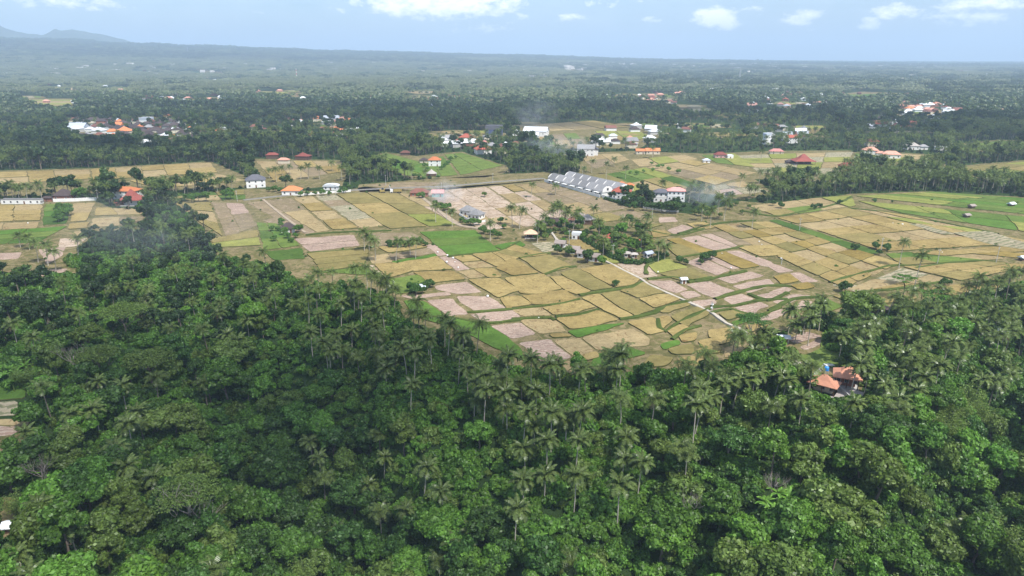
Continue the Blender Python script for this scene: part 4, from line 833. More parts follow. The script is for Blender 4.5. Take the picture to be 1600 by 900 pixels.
Hs('dark red hip-roofed house in front of the palm belt', 1325, 265, 22, .6, 3.6, 'hip', 'dark red', 'wood', 0, wins=2); Hs('white house with salmon hip roof, leftmost of three at the field edge', 1361, 242, 21, .6, 5, 'hip', 'salmon', 'white', -12, wins=3, floors=2); Hs('low white link building with salmon roof, middle of three', 1376, 244, 12, .6, 3.4, 'hip', 'salmon', 'white', -12, wins=1)
Hs('long white house with salmon-orange hip roof, rightmost of three', 1393, 248, 26, .5, 4.6, 'hip', 'salmon', 'white', -12, wins=4); Hs('tall house with dark brown roof behind the salmon-roofed ones', 1363, 229, 18, .6, 6, 'hip', 'dark red', 'cream', 0, wins=2, floors=2); Hs('white house with pale thatch-grey roof behind the palm belt', 1426, 234, 19, .7, 4.4, 'hip', 'pale thatch', 'white', 0, wins=3)
Hs('small grey-roofed white house right of the pale-roofed one', 1443, 234, 12, .7, 3.6, 'hip', 'grey', 'white', 0, wins=1); Hs('flat white building at the edge of the dark wood', 1471, 235, 16, .5, 3.6, 'flat', 'white', 'white', 0, wins=2, rh=.3)
for lab, a, b, w_, rt, hw_, rf, rc, wl in [('grey and white two-storey villa above the palm belt', 1203, 222, 18, .7, 8, 'hip', 'grey', 'grey'), ('white villa with red sloping roof beside tall palms', 1238, 224, 15, .7, 7, 'gable', 'red', 'white'), ('pale villa with white gable left of the red-roofed one', 1230, 220, 13, .8, 8, 'gable', 'pale grey', 'white'),
    ('brown-roofed villa behind the grey villas', 1214, 203, 13, .7, 5, 'hip', 'brown-red', 'cream'), ('low pink-roofed house at the field edge below the villas', 1214, 241, 20, .5, 3.2, 'hip', 'pink', 'cream'), ('tall pale building with flat roof above the villas', 1198, 226, 9, .9, 11, 'flat', 'pale grey', 'white')]:
    Hs(lab, a, b, w_, rt, hw_, rf, rc, wl, random.uniform(-20, 20), wins=2, floors=2)
# garden compound in the middle of the plain
for lab, a, b, w_, rt, hw_, rf, rc, wl, dg in [('peach hip-roofed open pavilion at the garden edge', 829, 373, 18, .8, 3, 'hip', 'peach', 'wood', 0), ('large pale conical thatched roof at the top of the garden', 918, 351, 25, .8, 3.2, 'cone', 'pale thatch', 'wood', 0), ('red-brown roof left of the conical thatched roof', 898, 351, 18, .6, 3, 'hip', 'brown-red', 'cream', -10),
    ('purple-brown thatched house on the left of the garden', 867, 354, 20, .7, 3, 'hip', 'brown', 'wood', 10), ('small white pavilion with flat roof beside the footpath', 901, 374, 14, .6, 2.6, 'flat', 'white', 'white', -12), ('bright red hip-roofed house in the flowering garden', 953, 380, 19, .8, 3, 'joglo', 'red', 'cream', 10), ('small red roof hidden among garden trees', 997, 386, 11, .8, 3, 'hip', 'red', 'cream', 0),
    ('grey thatched bungalow, first beside the footpath', 876, 387, 14, .8, 2.6, 'gable', 'thatch', 'white', -20), ('grey thatched bungalow, second beside the footpath', 898, 397, 15, .8, 2.6, 'gable', 'thatch', 'white', -20), ('grey thatched bungalow, third beside the footpath', 911, 403, 15, .8, 2.6, 'gable', 'thatch', 'white', -20), ('grey thatched bungalow, last beside the footpath', 929, 409, 16, .8, 2.6, 'gable', 'thatch', 'white', -20),
    ('low pale thatched hut behind the hedge, left', 980, 402, 9, .8, 2.2, 'hip', 'pale thatch', 'white', 0), ('low pale thatched hut behind the hedge, middle', 991, 404, 8, .8, 2.2, 'hip', 'pale thatch', 'white', 0), ('grey-roofed hut in the right corner of the garden', 1013, 403, 11, .8, 2.4, 'gable', 'pale grey', 'white', 30), ('pink-brown thatched roof above the conical one', 906, 343, 14, .7, 3, 'hip', 'thatch', 'wood', 0), ('white little house at the top left of the garden', 842, 358, 8, .8, 2.4, 'hip', 'white', 'white', 0)]:
    Hs(lab, a, b, w_, rt, hw_, rf, rc, wl, dg, wins=2, name='bungalow' if 'bungalow' in lab else 'garden_house', cat='bungalow' if 'bungalow' in lab else 'house', porch='pavilion' in lab and 'open' in lab)
for lab, a, b in [('tiny dark-roofed field shelter in the green rice, upper left', 1519, 326), ('tiny dark-roofed field shelter in the green rice, lower', 1511, 341), ('tiny white-roofed field shelter near the right edge', 1581, 323), ('white-roofed field shelter at the right end of golden fields', 1598, 408)]:
    Hs(lab, a, b, 8, .8, 2.0, 'gable', 'white' if 'white' in lab else 'thatch', 'wood', 20, wins=0, name='field_shelter', cat='shelter')
# village houses
V = []
for lab, a, b, w_, rt, hw_, rf, rc, wl in [('large pale grey metal-roofed hall in the crowded left village', 121, 205, 27, .6, 6, 'gable', 'pale grey', 'white'), ('big bright orange hip-roofed hall in the middle of the left village', 193, 210, 26, .6, 5, 'joglo', 'orange', 'cream'), ('long white and teal-roofed shed below the left village', 228, 228, 24, .5, 4, 'gable', 'white', 'white'),
    ('light grey two-storey building at the top of the left village', 228, 194, 18, .6, 6, 'flat', 'pale grey', 'white'), ('orange-roofed house at the right of the left village', 264, 216, 11, .8, 4, 'joglo', 'orange', 'cream'), ('tall orange-roofed shrine hall above the left village', 262, 186, 11, .8, 5, 'joglo', 'orange', 'cream'), ('white-roofed shed at the lower left of the left village', 159, 222, 9, .7, 4, 'flat', 'white', 'white'),
    ('long pale grey-roofed hall by the road village', 518, 190, 24, .5, 5, 'gable', 'pale grey', 'white'), ('orange joglo roof in the roadside village', 496, 190, 13, .8, 5, 'joglo', 'orange', 'cream'), ('orange-red roofed house right of the grey hall', 545, 193, 16, .7, 4, 'hip', 'orange', 'cream'), ('bright orange roof lower in the roadside village', 488, 214, 14, .7, 4, 'joglo', 'orange', 'cream'), ('dark blue and grey two-storey building above the green fields', 772, 212, 26, .6, 8, 'flat', 'dark grey', 'blue'),
    ('long pale building with upswept white roof in the far clearing', 100, 143, 28, .4, 5, 'gable', 'peach', 'cream'), ('small orange-roofed house at the far left edge', 27, 139, 10, .7, 4, 'hip', 'orange', 'white'), ('white gabled house left of the red roofs above green fields', 694, 229, 12, .7, 4, 'gable', 'white', 'white'), ('pink-red roofed house in the row above the green fields', 744, 226, 12, .7, 4, 'hip', 'red', 'cream'), ('red-roofed house second in the row above green fields', 756, 228, 12, .7, 4, 'hip', 'pink', 'cream'),
    ('brown-roofed long house at the edge of green fields', 566, 242, 20, .4, 3, 'gable', 'brown', 'wood'), ('dark red roofed compound house left of centre', 473, 250, 22, .6, 4, 'joglo', 'dark red', 'wood'), ('orange-red roofed long house in front of the tan field', 443, 256, 16, .5, 4, 'hip', 'salmon', 'cream'), ('dark brown roofs behind the tan field', 425, 248, 18, .5, 4, 'hip', 'dark red', 'wood'), ('brown thatched houses at the top of the green fields', 633, 243, 14, .6, 3, 'hip', 'brown-red', 'wood'),
    ('white angular building on the far ridge', 1113, 145, 12, .6, 8, 'gable', 'white', 'white'), ('white low building left of the angular one on the far ridge', 1094, 145, 10, .6, 5, 'flat', 'white', 'white'), ('bright red-roofed hall in the far right village', 1377, 196, 15, .7, 6, 'joglo', 'red', 'white'), ('long white flat building right of the red hall', 1399, 196, 16, .4, 6, 'flat', 'white', 'white'), ('dark brown house with white front beyond the hall', 937, 216, 16, .5, 4, 'hip', 'brown', 'white'), ('white house beside the brown one beyond the hall', 958, 218, 12, .6, 5, 'hip', 'pale grey', 'white')]:
    Hs(lab, a, b, w_, rt, hw_, rf, rc, wl, random.uniform(-12, 12), wins=0)
CL = [((108, 300), (190, 222), 80, 'left village', 'brown brown brown brown brown brown brown brown brown brown-red grey brown brown orange white'), ((290, 425), (200, 214), 13, 'village right of the crowded one', 'brown white orange brown-red'), ((425, 570), (186, 216), 15, 'roadside village', 'brown-red white brown orange salmon'),
    ((548, 605), (152, 162), 6, 'far hamlet above the dark wood', 'orange white'), ((630, 742), (152, 162), 10, 'far orange hamlet', 'orange brown-red white'), ((160, 350), (150, 163), 11, 'far hamlet at upper left', 'brown-red white pale_grey orange'), ((690, 812), (216, 242), 13, 'village above the green fields', 'red brown-red grey white'),
    ((930, 1085), (200, 232), 15, 'scattered village beyond the fields', 'brown-red grey white salmon brown'), ((955, 1070), (149, 163), 15, 'far red-brown hamlet', 'brown-red brown-red salmon dark_red'), ((1075, 1130), (140, 149), 4, 'far ridge hamlet', 'white peach'), ((1170, 1300), (146, 176), 24, 'far right village', 'red white brown-red salmon white'),
    ((1390, 1485), (162, 180), 18, 'far orange-roofed village', 'orange salmon orange white brown-red'), ((1325, 1425), (183, 205), 12, 'village around the red hall', 'brown white dark_red'), ((1168, 1262), (196, 226), 9, 'villas beyond the palm belt', 'grey white brown-red'), ((1540, 1605), (122, 134), 9, 'far village at the right edge', 'orange salmon white'), ((1470, 1600), (176, 190), 6, 'dark wood at the right', 'red white brown-red')]
vlist = []
RW = {'brown': 'dark brown-tiled', 'brown-red': 'red-brown tiled', 'grey': 'grey-roofed', 'orange': 'orange-roofed', 'white': 'white-roofed', 'salmon': 'salmon-roofed', 'pale_grey': 'pale grey-roofed', 'red': 'red-roofed', 'dark_red': 'dark red-roofed', 'peach': 'peach-roofed'}
for (x0, x1), (y0, y1), n, where_, cols in CL:
    cols = cols.split()
    for k in range(n):
        for tr in range(30):
            a, b = random.uniform(x0, x1), random.uniform(y0, y1); x, y, z = at(a, b); w = random.uniform(9, 17) * (1.0 if b > 185 else 1.15)
            if all(math.hypot(x - u, y - v) > w * .5 + r * .7 for u, v, r in HOUSE_SPOTS): break
        c = random.choice(cols); size = 'small' if w < 12 else 'broad'
        t = house('house', '', 'house', a, b, w, w * random.uniform(.55, .8), random.uniform(3.4, 5.5), random.choice(['hip', 'hip', 'gable', 'joglo']), c.replace('_', ' '), random.choice(['cream', 'white', 'grey', 'brick']), random.uniform(-.5, .5), group='houses of the ' + where_)
        vlist.append((t, f'{size} {RW[c]} house in the {"upper" if b < y0 + (y1 - y0) / 3 else "lower" if b > y1 - (y1 - y0) / 3 else "middle"} {where_}', a))
number_repeats(vlist)
# poles, towers, vehicles and other small things
for k, (a, b, h, nm) in enumerate([(1249, 361, 8, 'in the golden fields'), (1376, 394, 8, 'left of the two lone palms'), (1464, 414, 8.5, 'right of the two lone palms'), (1556, 412, 9, 'near the right edge of the golden fields'), (1221, 413, 3.5, 'short, among pink plots'), (154, 315, 9, 'beside the white compound wall'), (265, 315, 8, 'at the edge of the tan field'), (371, 315, 8, 'by the white modern house'),
        (603, 290, 9, 'by the road under palms'), (524, 304, 7, 'by the garden wall'), (770, 287, 9, 'below the green fields'), (698, 345, 7, 'beside the dirt track'), (1019, 341, 7, 'below the white building'), (957, 405, 8, 'beside the hedge'), (910, 275, 9, 'behind the grey villas'), (947, 285, 7, 'right of the grey villas'), (616, 458, 6, 'at the dark forest edge'), (690, 297, 6, 'by the smoking heap'), (1112, 490, 5, 'in the pink plots by the footpath'), (889, 384, 9, 'among the thatched bungalows')]):
    x, y, z = at(a, b); t = thing('utility_pole', f'slim pale utility pole {nm}', 'utility pole', (x, y, z), random.uniform(0, 3)); q = MB(); q.tube([(0, 0, -.5), (.1, 0, h)], [.17, .11], 8); q.build('pole_shaft', WALLC['grey'], t); q = MB(); q.box(.1, 0, h - .9, 1.8, .12, .14); q.build('crossarm', WALLC['grey'], t)
    for s in (-.7, .7): q = MB(); q.tube([(s + .1, 0, h - .76), (s + .1, 0, h - .5)], [.07, .05], 6); q.build('insulator', WHITEM, t)
REDP = plain('red_paint', (.55, .08, .06), .5); STEEL = plain('galvanised_steel', (.45, .46, .48), .4)
x, y, z = at(464, 125); t = thing('mast', 'red and white banded telecom mast rising from the far palm forest', 'mast', (x, y, z))
for k in range(6): q = MB(); q.tube([(0, 0, k * 8), (0, 0, k * 8 + 7.98)], [2.0 - k * .15, 1.9 - k * .15], 8); q.build('band', REDP if k % 2 else WHITEM, t)
q = MB(); q.box(0, 0, 48, 3.4, 3.4, 3); q.build('antenna_head', WHITEM, t)
for lab, a, b, h in [('tall grey lattice tower on the right horizon', 1155, 128, 62), ('small pale tower in the middle distance', 917, 127, 34), ('thin far lattice tower near the left hills', 294, 85, 60), ('short pale tower by the far right village', 1540, 124, 30)]:
    x, y, z = at(a, b); t = thing('lattice_tower', lab, 'tower', (x, y, z)); S = 2.6 * h / 45
    for sx in (-1, 1):
        for sy in (-1, 1): q = MB(); q.tube([(sx * S, sy * S, 0), (sx * S * .3, sy * S * .3, h)], .22 * h / 45 + .1, 4); q.build('leg', STEEL, t)
    q = MB(); n = 9
    for k in range(n):
        f0, f1 = 1 - .7 * k / n, 1 - .7 * (k + 1) / n; z0, z1 = h * k / n, h * (k + 1) / n
        for s in range(4):
            A = [(-1, -1), (1, -1), (1, 1), (-1, 1)]; p, r_ = A[s], A[(s + 1) % 4]; q.tube([(p[0] * S * f0, p[1] * S * f0, z0), (r_[0] * S * f1, r_[1] * S * f1, z1)], .13 * h / 45, 3)
    o = q.build('bracing', STEEL, t)
    for k in (0, 1): q = MB(); q.tube([(S * .3, 0, h * (.8 + .1 * k)), (S * .3 + .9, 0, h * (.8 + .1 * k))], [1.3, 1.0], 10); q.build('dish', WHITEM, t)
# lorry and digger by the road
x, y, z = at(619, 302); t = thing('lorry', 'white lorry with yellow bed parked on the dirt by the road', 'lorry', (x, y, z + .3), R(8)); TY = plain('tyre_rubber', (.03, .03, .03), .8); YEL = plain('yellow_paint', (.33, .25, .08), .5)
q = MB(); q.box(-3.4, 0, .6, 2.0, 2.2, 2.2); q.box(-4.2, 0, .6, .6, 2.1, 1.2); q.build('cab', WHITEM, t); q = MB(); q.box(1.2, 0, 1.0, 6.4, 2.4, .3)
for a, b, c, d in ((1.2, -1.15, 6.4, .1), (1.2, 1.15, 6.4, .1), (-1.95, 0, .1, 2.2), (4.35, 0, .1, 2.2)): q.box(a, b, 1.3, c, d, 1.3)
q.build('bed', YEL, t); q = MB(); q.box(-4.0, 0, 1.95, .95, 1.9, .7); q.build('windscreen', GLASS, t); q = MB(); q.box(0, 0, .55, 8.2, 1.0, .35); q.build('chassis', TY, t)
for wx in (-3.5, 1.4, 3.4):
    for s in (-1, 1): q = MB(); q.tube([(wx, s * .85, .45), (wx, s * 1.2, .45)], .52, 12); q.build('wheel', TY, t)
x, y, z = at(597, 302); t = thing('excavator', 'grey and yellow excavator with raised arm left of the lorry', 'excavator', (x, y, z + .2), R(20)); q = MB(); q.box(0, 0, .9, 3.6, 2.6, 1.3); q.box(-1.2, 0, 2.2, 1.2, 2.2, .5); q.build('body', YEL, t); q = MB(); q.box(.7, .7, 2.2, 1.5, 1.1, 1.5); q.build('cab', GLASS, t)
for s in (-1, 1): q = MB(); q.box(0, s * 1.3, 0, 4.4, .6, .9); q.build('track', TY, t)
q = MB(); q.tube([(1.6, -.2, 1.8), (3.6, -.2, 5.4), (5.6, -.2, 6.0)], [.34, .3, .25], 6); q.build('boom', YEL, t); q = MB(); q.tube([(5.6, -.2, 6.0), (6.6, -.2, 3.0)], [.24, .18], 6); q.box(6.7, -.2, 2.0, 1.0, 1.0, 1.0); q.build('stick_and_bucket', STEEL, t)
# white flags and sacks in the fields
CLOTH = plain('white_cloth', (.78, .78, .76), .9, .05); sacks = []
for k, (a, b) in enumerate([(458, 551), (684, 396), (698, 411), (711, 411), (716, 420), (699, 401), (842, 499), (1028, 427), (1113, 479), (1389, 392), (1220, 406), (1112, 484), (1190, 384), (1186, 379), (762, 465), (1472, 396), (44, 350), (708, 405), (1128, 398), (1142, 421), (1410, 352), (1395, 350), (1466, 500), (38, 427)]):
    x, y, z = at(a, b); t = MB(); s = .28 + .14 * (k % 3); V_ = []
    g = np.random.default_rng(k); n = 10
    t.tube([(0, 0, 0), (0, .05, s * .6), (.05, 0, s * 1.1), (.1, 0, s * 1.35)], [s * .9, s, s * .7, s * .2], n); o = t.build('sack', CLOTH, None, (x, y, z + .45), (g.uniform(-.3, .3), g.uniform(-.3, .3), g.uniform(0, 3)))
    tag(o, '', 'sack', 'white sacks and cloths left about the fields'); sacks.append((o, f'small white cloth sack {where(a, b)}', a))
number_repeats(sacks)
# ------------------------------------------------------------------ trees: individual ones
H_ = np.array(HOUSE_SPOTS)
def clear_of_houses(x, y, pad=0):
    return np.all(np.hypot(H_[:, 0] - x, H_[:, 1] - y) > H_[:, 2] + pad)
palm_labels = []
def palm(x, y, s, ti, tilt_az, fronds, label, group, seed, pxx):
    H, top, tm = PTRUNK[ti]; z = float(terrain(x, y))
    t = thing('coconut_palm', label, 'palm tree', (x, y, z), tilt_az, group); t.scale = (s, s, s)
    ob('trunk', tm, t)
    if fronds:
        for kind, v, az_, tilt, sc in frond_plan(seed):
            f = ob('frond', FROND[kind][v], t, top, (0, -tilt, az_)); f.scale = (sc, sc, sc)
    else: ob('crown', PCROWN[seed % 5], t, top, (0, 0, seed * 1.3))
    if seed % 2 == 0: ob('coconuts', NUTS, t, (top[0], top[1], top[2] - .1))
    palm_labels.append((t, label, pxx)); placed.append((x, y, 2.6 * s)); return t
def palm_words(ti, s, pxx, pyy, seed):
    hh = ['short', 'medium-height', 'tall'][ti // 3]; ln = ['straight', 'slightly curved', 'leaning'][ti % 3]
    return f'{hh} {ln} coconut palm {where(pxx, pyy)}'
npalm = 0
cand = []
for s in PALMS: a, b = map(float, s.split(',')); cand.append((a, b, 1))
for s in FIELD_PALMS: a, b = map(float, s.split(',')); cand.append((a, b, 0))
for i, (a, b, inw) in enumerate(cand):
    g = np.random.default_rng(900 + i); ti = int(g.choice([6, 7, 8, 3, 4, 7] if (inw and b < 860 and 380 < a < 1100) else [1, 3, 4, 5, 3, 4]))
    if not inw: ti = int(g.choice([3, 4, 4, 5, 0]))
    if (a, b) in ((1412, 378), (1438, 398)): ti = 7
    sc = float(g.uniform(.88, 1.10)) * (1.12 if not inw else 1.0); x, y, z = at(a, b, PTRUNK[ti][0] * sc)
    palm(x, y, sc, ti, float(g.uniform(-2.2, .8)), b > 470 and i % 1 == 0 and math.hypot(x, y) < 290, palm_words(ti, sc, a, b, i), 'coconut palms of the wooded slope' if inw else 'coconut palms standing round the fields', i, a); npalm += 1
number_repeats(palm_labels)

def tree(form, v, col, x, y, s, rz, label, cat='tree', group=None, name='broadleaf_tree', sz=1.0):
    tm, cm = TREES[form][v]; t = thing(name, label, cat, (x, y, float(terrain(x, y))), rz, group); t.scale = (s, s, s * sz)
    ob('trunk', tm, t); ob('crown', cm[col], t); placed.append((x, y, {'rounded': 3.6, 'spreading': 4.6, 'tall': 2.8, 'low': 2.6}[form] * s)); return t
# special trees, each with its own shape
def special(name, label, cat, px_, py_, k, trunk, crown, s=1.0, rz=0.0, col=None, bare=False):
    x, y, z = at(px_, py_, k); t = thing(name, label, cat, (x, y, z), rz); t.scale = (s, s, s)
    ob('trunk', trunk, t)
    if crown is not None: ob('crown', crown, t)
    placed.append((x, y, 5 * s)); return t
def layered(name, mat, seed, R_, z, pads=13, leaves=230, size=.5, th=.16):
    g = np.random.default_rng(seed); Q = []
    for k in range(pads):
        a = k * 2.4; rr = R_ * math.sqrt((k + .3) / pads) * .78; c = np.array([rr * math.cos(a), rr * math.sin(a), z - .22 * rr + g.normal(0, .45)]); r = R_ * g.uniform(.22, .36)
        v = sph(leaves, g, -.25); P = c + v * r * g.uniform(.6, 1.05, (len(v), 1)) * np.array([1, 1, th * 2]); Q.append(leaf_quads(P, v * np.array([.3, .3, 1.]) + (0, 0, .5), size, .35, .7, seed + k))
    return quadmesh(name, np.concatenate(Q), mat)
special('spreading_tree', 'tall open-crowned tree with pale bare forking limbs in the lower left', 'tree', 290, 765, 17, trunk_mesh('trunk', PALE_BARK, 13, .42, 201, 6, 3, 4.6, .55, .5, .35), layered('crown', LEAF['olive green'], 202, 8.5, 17.5, 22, 200, .48, .22), 1.0)
special('umbrella_tree', 'dark umbrella-crowned tree with white trunk by the footpath end', 'tree', 1176, 497, 14.5, trunk_mesh('trunk', PALE_BARK, 12, .36, 211, 5, 2, 3.2, .6, .3, .7), layered('crown', LEAF['dark green'], 212, 6.6, 15, 15, 200, .48, .2))
special('umbrella_tree', 'flat-topped umbrella tree over golden fields, the left one', 'tree', 1416, 434, 10.5, trunk_mesh('trunk', BARK, 9, .3, 221, 4, 2, 2.6, .6, .3, .7), layered('crown', LEAF['mid green'], 222, 5.2, 11, 10, 200, .45, .16))
special('umbrella_tree', 'flat-topped umbrella tree sloping right over golden fields', 'tree', 1462, 458, 9.5, trunk_mesh('trunk', BARK, 8, .3, 231, 4, 2, 2.8, .6, .3, .7), layered('crown', LEAF['mid green'], 232, 7.2, 10, 13, 200, .45, .14))
special('bright_tree', 'bright green round-topped tree with pale trunk among dark trees', 'tree', 347, 562, 12, trunk_mesh('trunk', PALE_BARK, 9, .3, 241, 4, 1, 2.4), crown_mesh('crown', LEAF['bright green'], 242, 4.4, 3.8, 11, 15, 220, .55))
for i, (a, b, r_) in enumerate([(190, 485, 9.5), (230, 560, 9.0), (150, 555, 7.5)]):
    special('spreading_tree', ['wide olive flat-layered crown, uppermost in the left wood', 'wide yellowish spreading crown in the middle of the left wood', 'wide dark olive crown beside grey dead twigs in left wood'][i], 'tree', a, b, 12, trunk_mesh('trunk', BARK, 9, .4, 251 + i, 5, 2, 4), layered('crown', LEAF['olive green'], 261 + i, r_, 13, 22, 230, .52, .34))
def bare(label, a, b, k, seed, s=1.0): special('bare_tree', label, 'bare tree', a, b, k, trunk_mesh('trunk', GREYTWIG, 7, .22, seed, 9, 3, 2.6, .5, .5, .3), None, s)
bare('leafless grey-twigged tree near the bottom right of centre', 1085, 782, 9, 301, 1.2); bare('leafless grey crown by the ploughed patch at the left edge', 60, 725, 8, 302, 1.0); bare('grey leafless twigs beside the wide olive crowns', 115, 545, 12, 303, 1.3)
bare('leafless pale tree at the right end of the footpath', 1168, 575, 8, 304, .8); bare('thin dead grey tree above the bottom centre', 1215, 740, 8, 305, .8)
# bamboo and bananas
def bamboo_mesh(seed, n=46):
    g = np.random.default_rng(seed); Q = []; mb = MB()
    for k in range(n):
        a = g.uniform(0, 6.28); L = g.uniform(7, 11); ln = g.uniform(.15, .55); p0 = np.array([math.cos(a), math.sin(a), 0]) * g.uniform(0, 1.2)
        pts = [p0 + np.array([math.cos(a) * ln * L * f ** 2.2, math.sin(a) * ln * L * f ** 2.2, L * (f - .35 * ln * f ** 3)]) for f in np.linspace(0, 1, 6)]
        mb.tube([tuple(p) for p in pts], [.06, .055, .05, .04, .03, .02], 3)
        P = np.array([pts[2] * (1 - f) + pts[5] * f for f in g.uniform(0, 1, 75)]) + g.normal(0, .42, (75, 3)); Q.append(leaf_quads(P, np.tile([[0, 0, 1.]], (75, 1)), .62, .5, .3, seed + k))
    return mesh('culms', mb.v, mb.f, [LEAF['olive green']]), quadmesh('foliage', np.concatenate(Q), LEAF['yellow-green'])
BB = [bamboo_mesh(401), bamboo_mesh(402)]
for i, (a, b, s, lab) in enumerate([(1490, 632, 1.1, 'pale yellow-green bamboo clump, left of the thicket'), (1515, 622, 1.2, 'pale feathery bamboo clump, top of the thicket'), (1478, 652, 1.0, 'pale feathery bamboo clump, lowest of the thicket'), (1532, 640, 1.0, 'pale bamboo clump at the right of the thicket'), (20, 772, .8, 'light green bamboo clump above the white shed'), (30, 575, .8, 'light green tufted clump at the left edge'), (1560, 820, 1.0, 'feathery light clump near the bottom right corner'), (470, 885, .9, 'feathery olive clump at the bottom left of centre')]):
    x, y, z = at(a, b, 8); t = thing('bamboo_clump', lab, 'bamboo', (x, y, z), i, 'bamboo clumps in the wood'); t.scale = (s,) * 3; cu, fo = BB[i % 2]; ob('culms', cu, t); ob('foliage', fo, t); placed.append((x, y, 3.5))
BAN = LEAF['bright green']
def banana_leaf():
    q = []; pts = []; a = 1.25; p = np.zeros(3)
    for i in range(8): pts.append(p.copy()); p = p + np.array([math.cos(a), 0, math.sin(a)]) * .36; a -= .24
    W = [.04, .24, .33, .36, .34, .28, .18, .05]
    for i in range(7):
        for s in (-1, 1): q.append([pts[i], pts[i + 1], pts[i + 1] + (0, s * W[i + 1], -.06), pts[i] + (0, s * W[i], -.06)])
    return quadmesh('leaf', np.array(q), BAN)
BL = banana_leaf(); mb = MB(); mb.tube([(0, 0, -.4), (0, 0, 1.2), (.05, 0, 2.4)], [.17, .14, .09], 8); BST = mesh('stem', mb.v, mb.f, [LEAF['yellow-green']])
bl = []
for i, (a, b) in enumerate([(1230, 782), (1243, 788), (1236, 798), (1196, 790), (1205, 800), (1215, 775), (14, 582), (28, 590), (5, 592), (40, 575), (20, 600), (1340, 556), (1180, 850), (600, 800), (655, 800), (840, 845), (30, 735), (12, 742), (50, 745)]):
    x, y, z = at(a, b, 3); t = thing('banana_plant', '', 'banana plant', (x, y, z), i * 1.1, 'banana plants among the undergrowth'); t.scale = (1.35,) * 3; ob('stem', BST, t); g = np.random.default_rng(i)
    for k in range(8): f = ob('leaf', BL, t, (.05, 0, 2.3), (0, g.uniform(-.25, .45), k * .9 + g.uniform(-.2, .2))); f.scale = (g.uniform(.8, 1.15),) * 3
    bl.append((t, f'broad-leaved banana plant {where(a, b)}', a)); placed.append((x, y, 1.6))
number_repeats(bl)
# garden and field trees placed by hand
hand = []
for s, form, col in [("905,362 925,362 938,366 945,372 962,368 975,376 968,386 985,380 990,392 1003,378 1012,388 1020,392 1008,397 960,390 975,398 945,384 932,378 890,360 880,366 868,364 858,368 848,370 838,376 852,376 886,372 880,380 930,372 915,372 998,398 1028,402 870,398 888,398 918,408 940,414 890,402 855,348 843,352 879,350 925,345 948,366 958,372 966,380 978,384 985,390 1002,388 1015,396 1006,382 992,372 975,362 872,358 882,364 850,362 838,366 912,376 925,380 942,390 955,396 968,404", 'low', None),
    ("935,366 962,384 988,396 1010,390 970,370 905,358 860,360 846,370 1000,370 880,356 944,400 918,412", 'rounded', None),
    ("962,448", 'low', 'dark green'), ("983,358", 'tall', 'dark green'), ("985,318 1000,322 1010,330 1022,331 1033,333 1045,334 1056,334 1012,318 995,312 982,305 1065,330 975,322 990,330", 'rounded', 'dark green'), ("1335,392 1368,390 1385,393 1373,399 1366,317 1271,328 1280,326 1312,320 1220,326 1207,322 1474,450 1482,447 1320,458", 'low', 'dark green'),
    ("428,378 455,380 462,372 470,360 435,362 440,352 425,362 440,356 445,368 464,364 450,374", 'low', 'mid green'), ("689,325 700,328 705,334 694,330 680,320 728,352 740,354 748,352 722,348 735,352 782,350 788,358 755,366 765,367 772,368 778,374", 'low', 'mid green'), ("612,388 622,388 632,388 642,386 655,384 608,386 665,386", 'low', 'dark green'), ("757,308", 'low', 'olive green'),
    ("660,460 665,452 650,462 672,450 645,458", 'low', 'dark green'), ("100,345 92,348 108,338 95,336 122,312 130,310 178,308 172,302 182,300 165,296", 'rounded', 'mid green'), ("300,318 310,316 322,316 292,315 360,312 352,312 222,330 228,336 236,332 245,338 255,342 262,348 232,345 248,352 270,356 285,360 300,372 312,376 295,350 278,345", 'rounded', 'mid green'),
    ("470,308 480,306 492,306 505,306 515,306 530,304 540,302 545,296 420,300 430,300 438,302", 'low', 'mid green'), ("655,310 660,310 664,262 668,268 690,266 700,258 705,252 712,248 696,262 655,278 662,282 648,278 684,280", 'low', 'mid green'), ("1112,334 1085,336 1095,338 1140,328 1150,322 1170,326 1125,340 1160,335 1105,342 1088,322", 'low', 'olive green'), ("1020,268 1035,262 1045,268 1060,272 1018,258 1028,264 985,272 995,274 1005,270", 'low', 'bright green'),
    ("1100,410 1095,414 1070,414 1105,408 1112,406 1062,412", 'low', 'dark green'), ("1200,546 1190,560 1180,556 1212,574 1270,610 1256,600 1230,576 1310,576 1330,586", 'low', 'olive green')]:
    for j, p in enumerate(s.split()):
        a, b = map(float, p.split(',')); g = np.random.default_rng(int(a * 7 + b)); c = col or ['dark green', 'mid green', 'olive green', 'bright green', 'yellow-green'][int(g.integers(0, 5))]
        k = {'low': 3.2, 'tall': 9, 'rounded': 7}[form]; sc = float(g.uniform(.55, .95)) if form == 'low' else float(g.uniform(.6, .9)); x, y, z = at(a, b)
        if form == 'tall': sc = .75
        t = tree(form, int(g.integers(0, 3)), c, x, y, sc, float(g.uniform(0, 6)), '', 'tree' if form != 'low' else 'small tree', 'trees and bushes round the fields', 'field_tree'); hand.append((t, f'{ {"low": "low", "tall": "slender", "rounded": "rounded"}[form] } {c} tree {where(a, b)}', a))
number_repeats(hand)

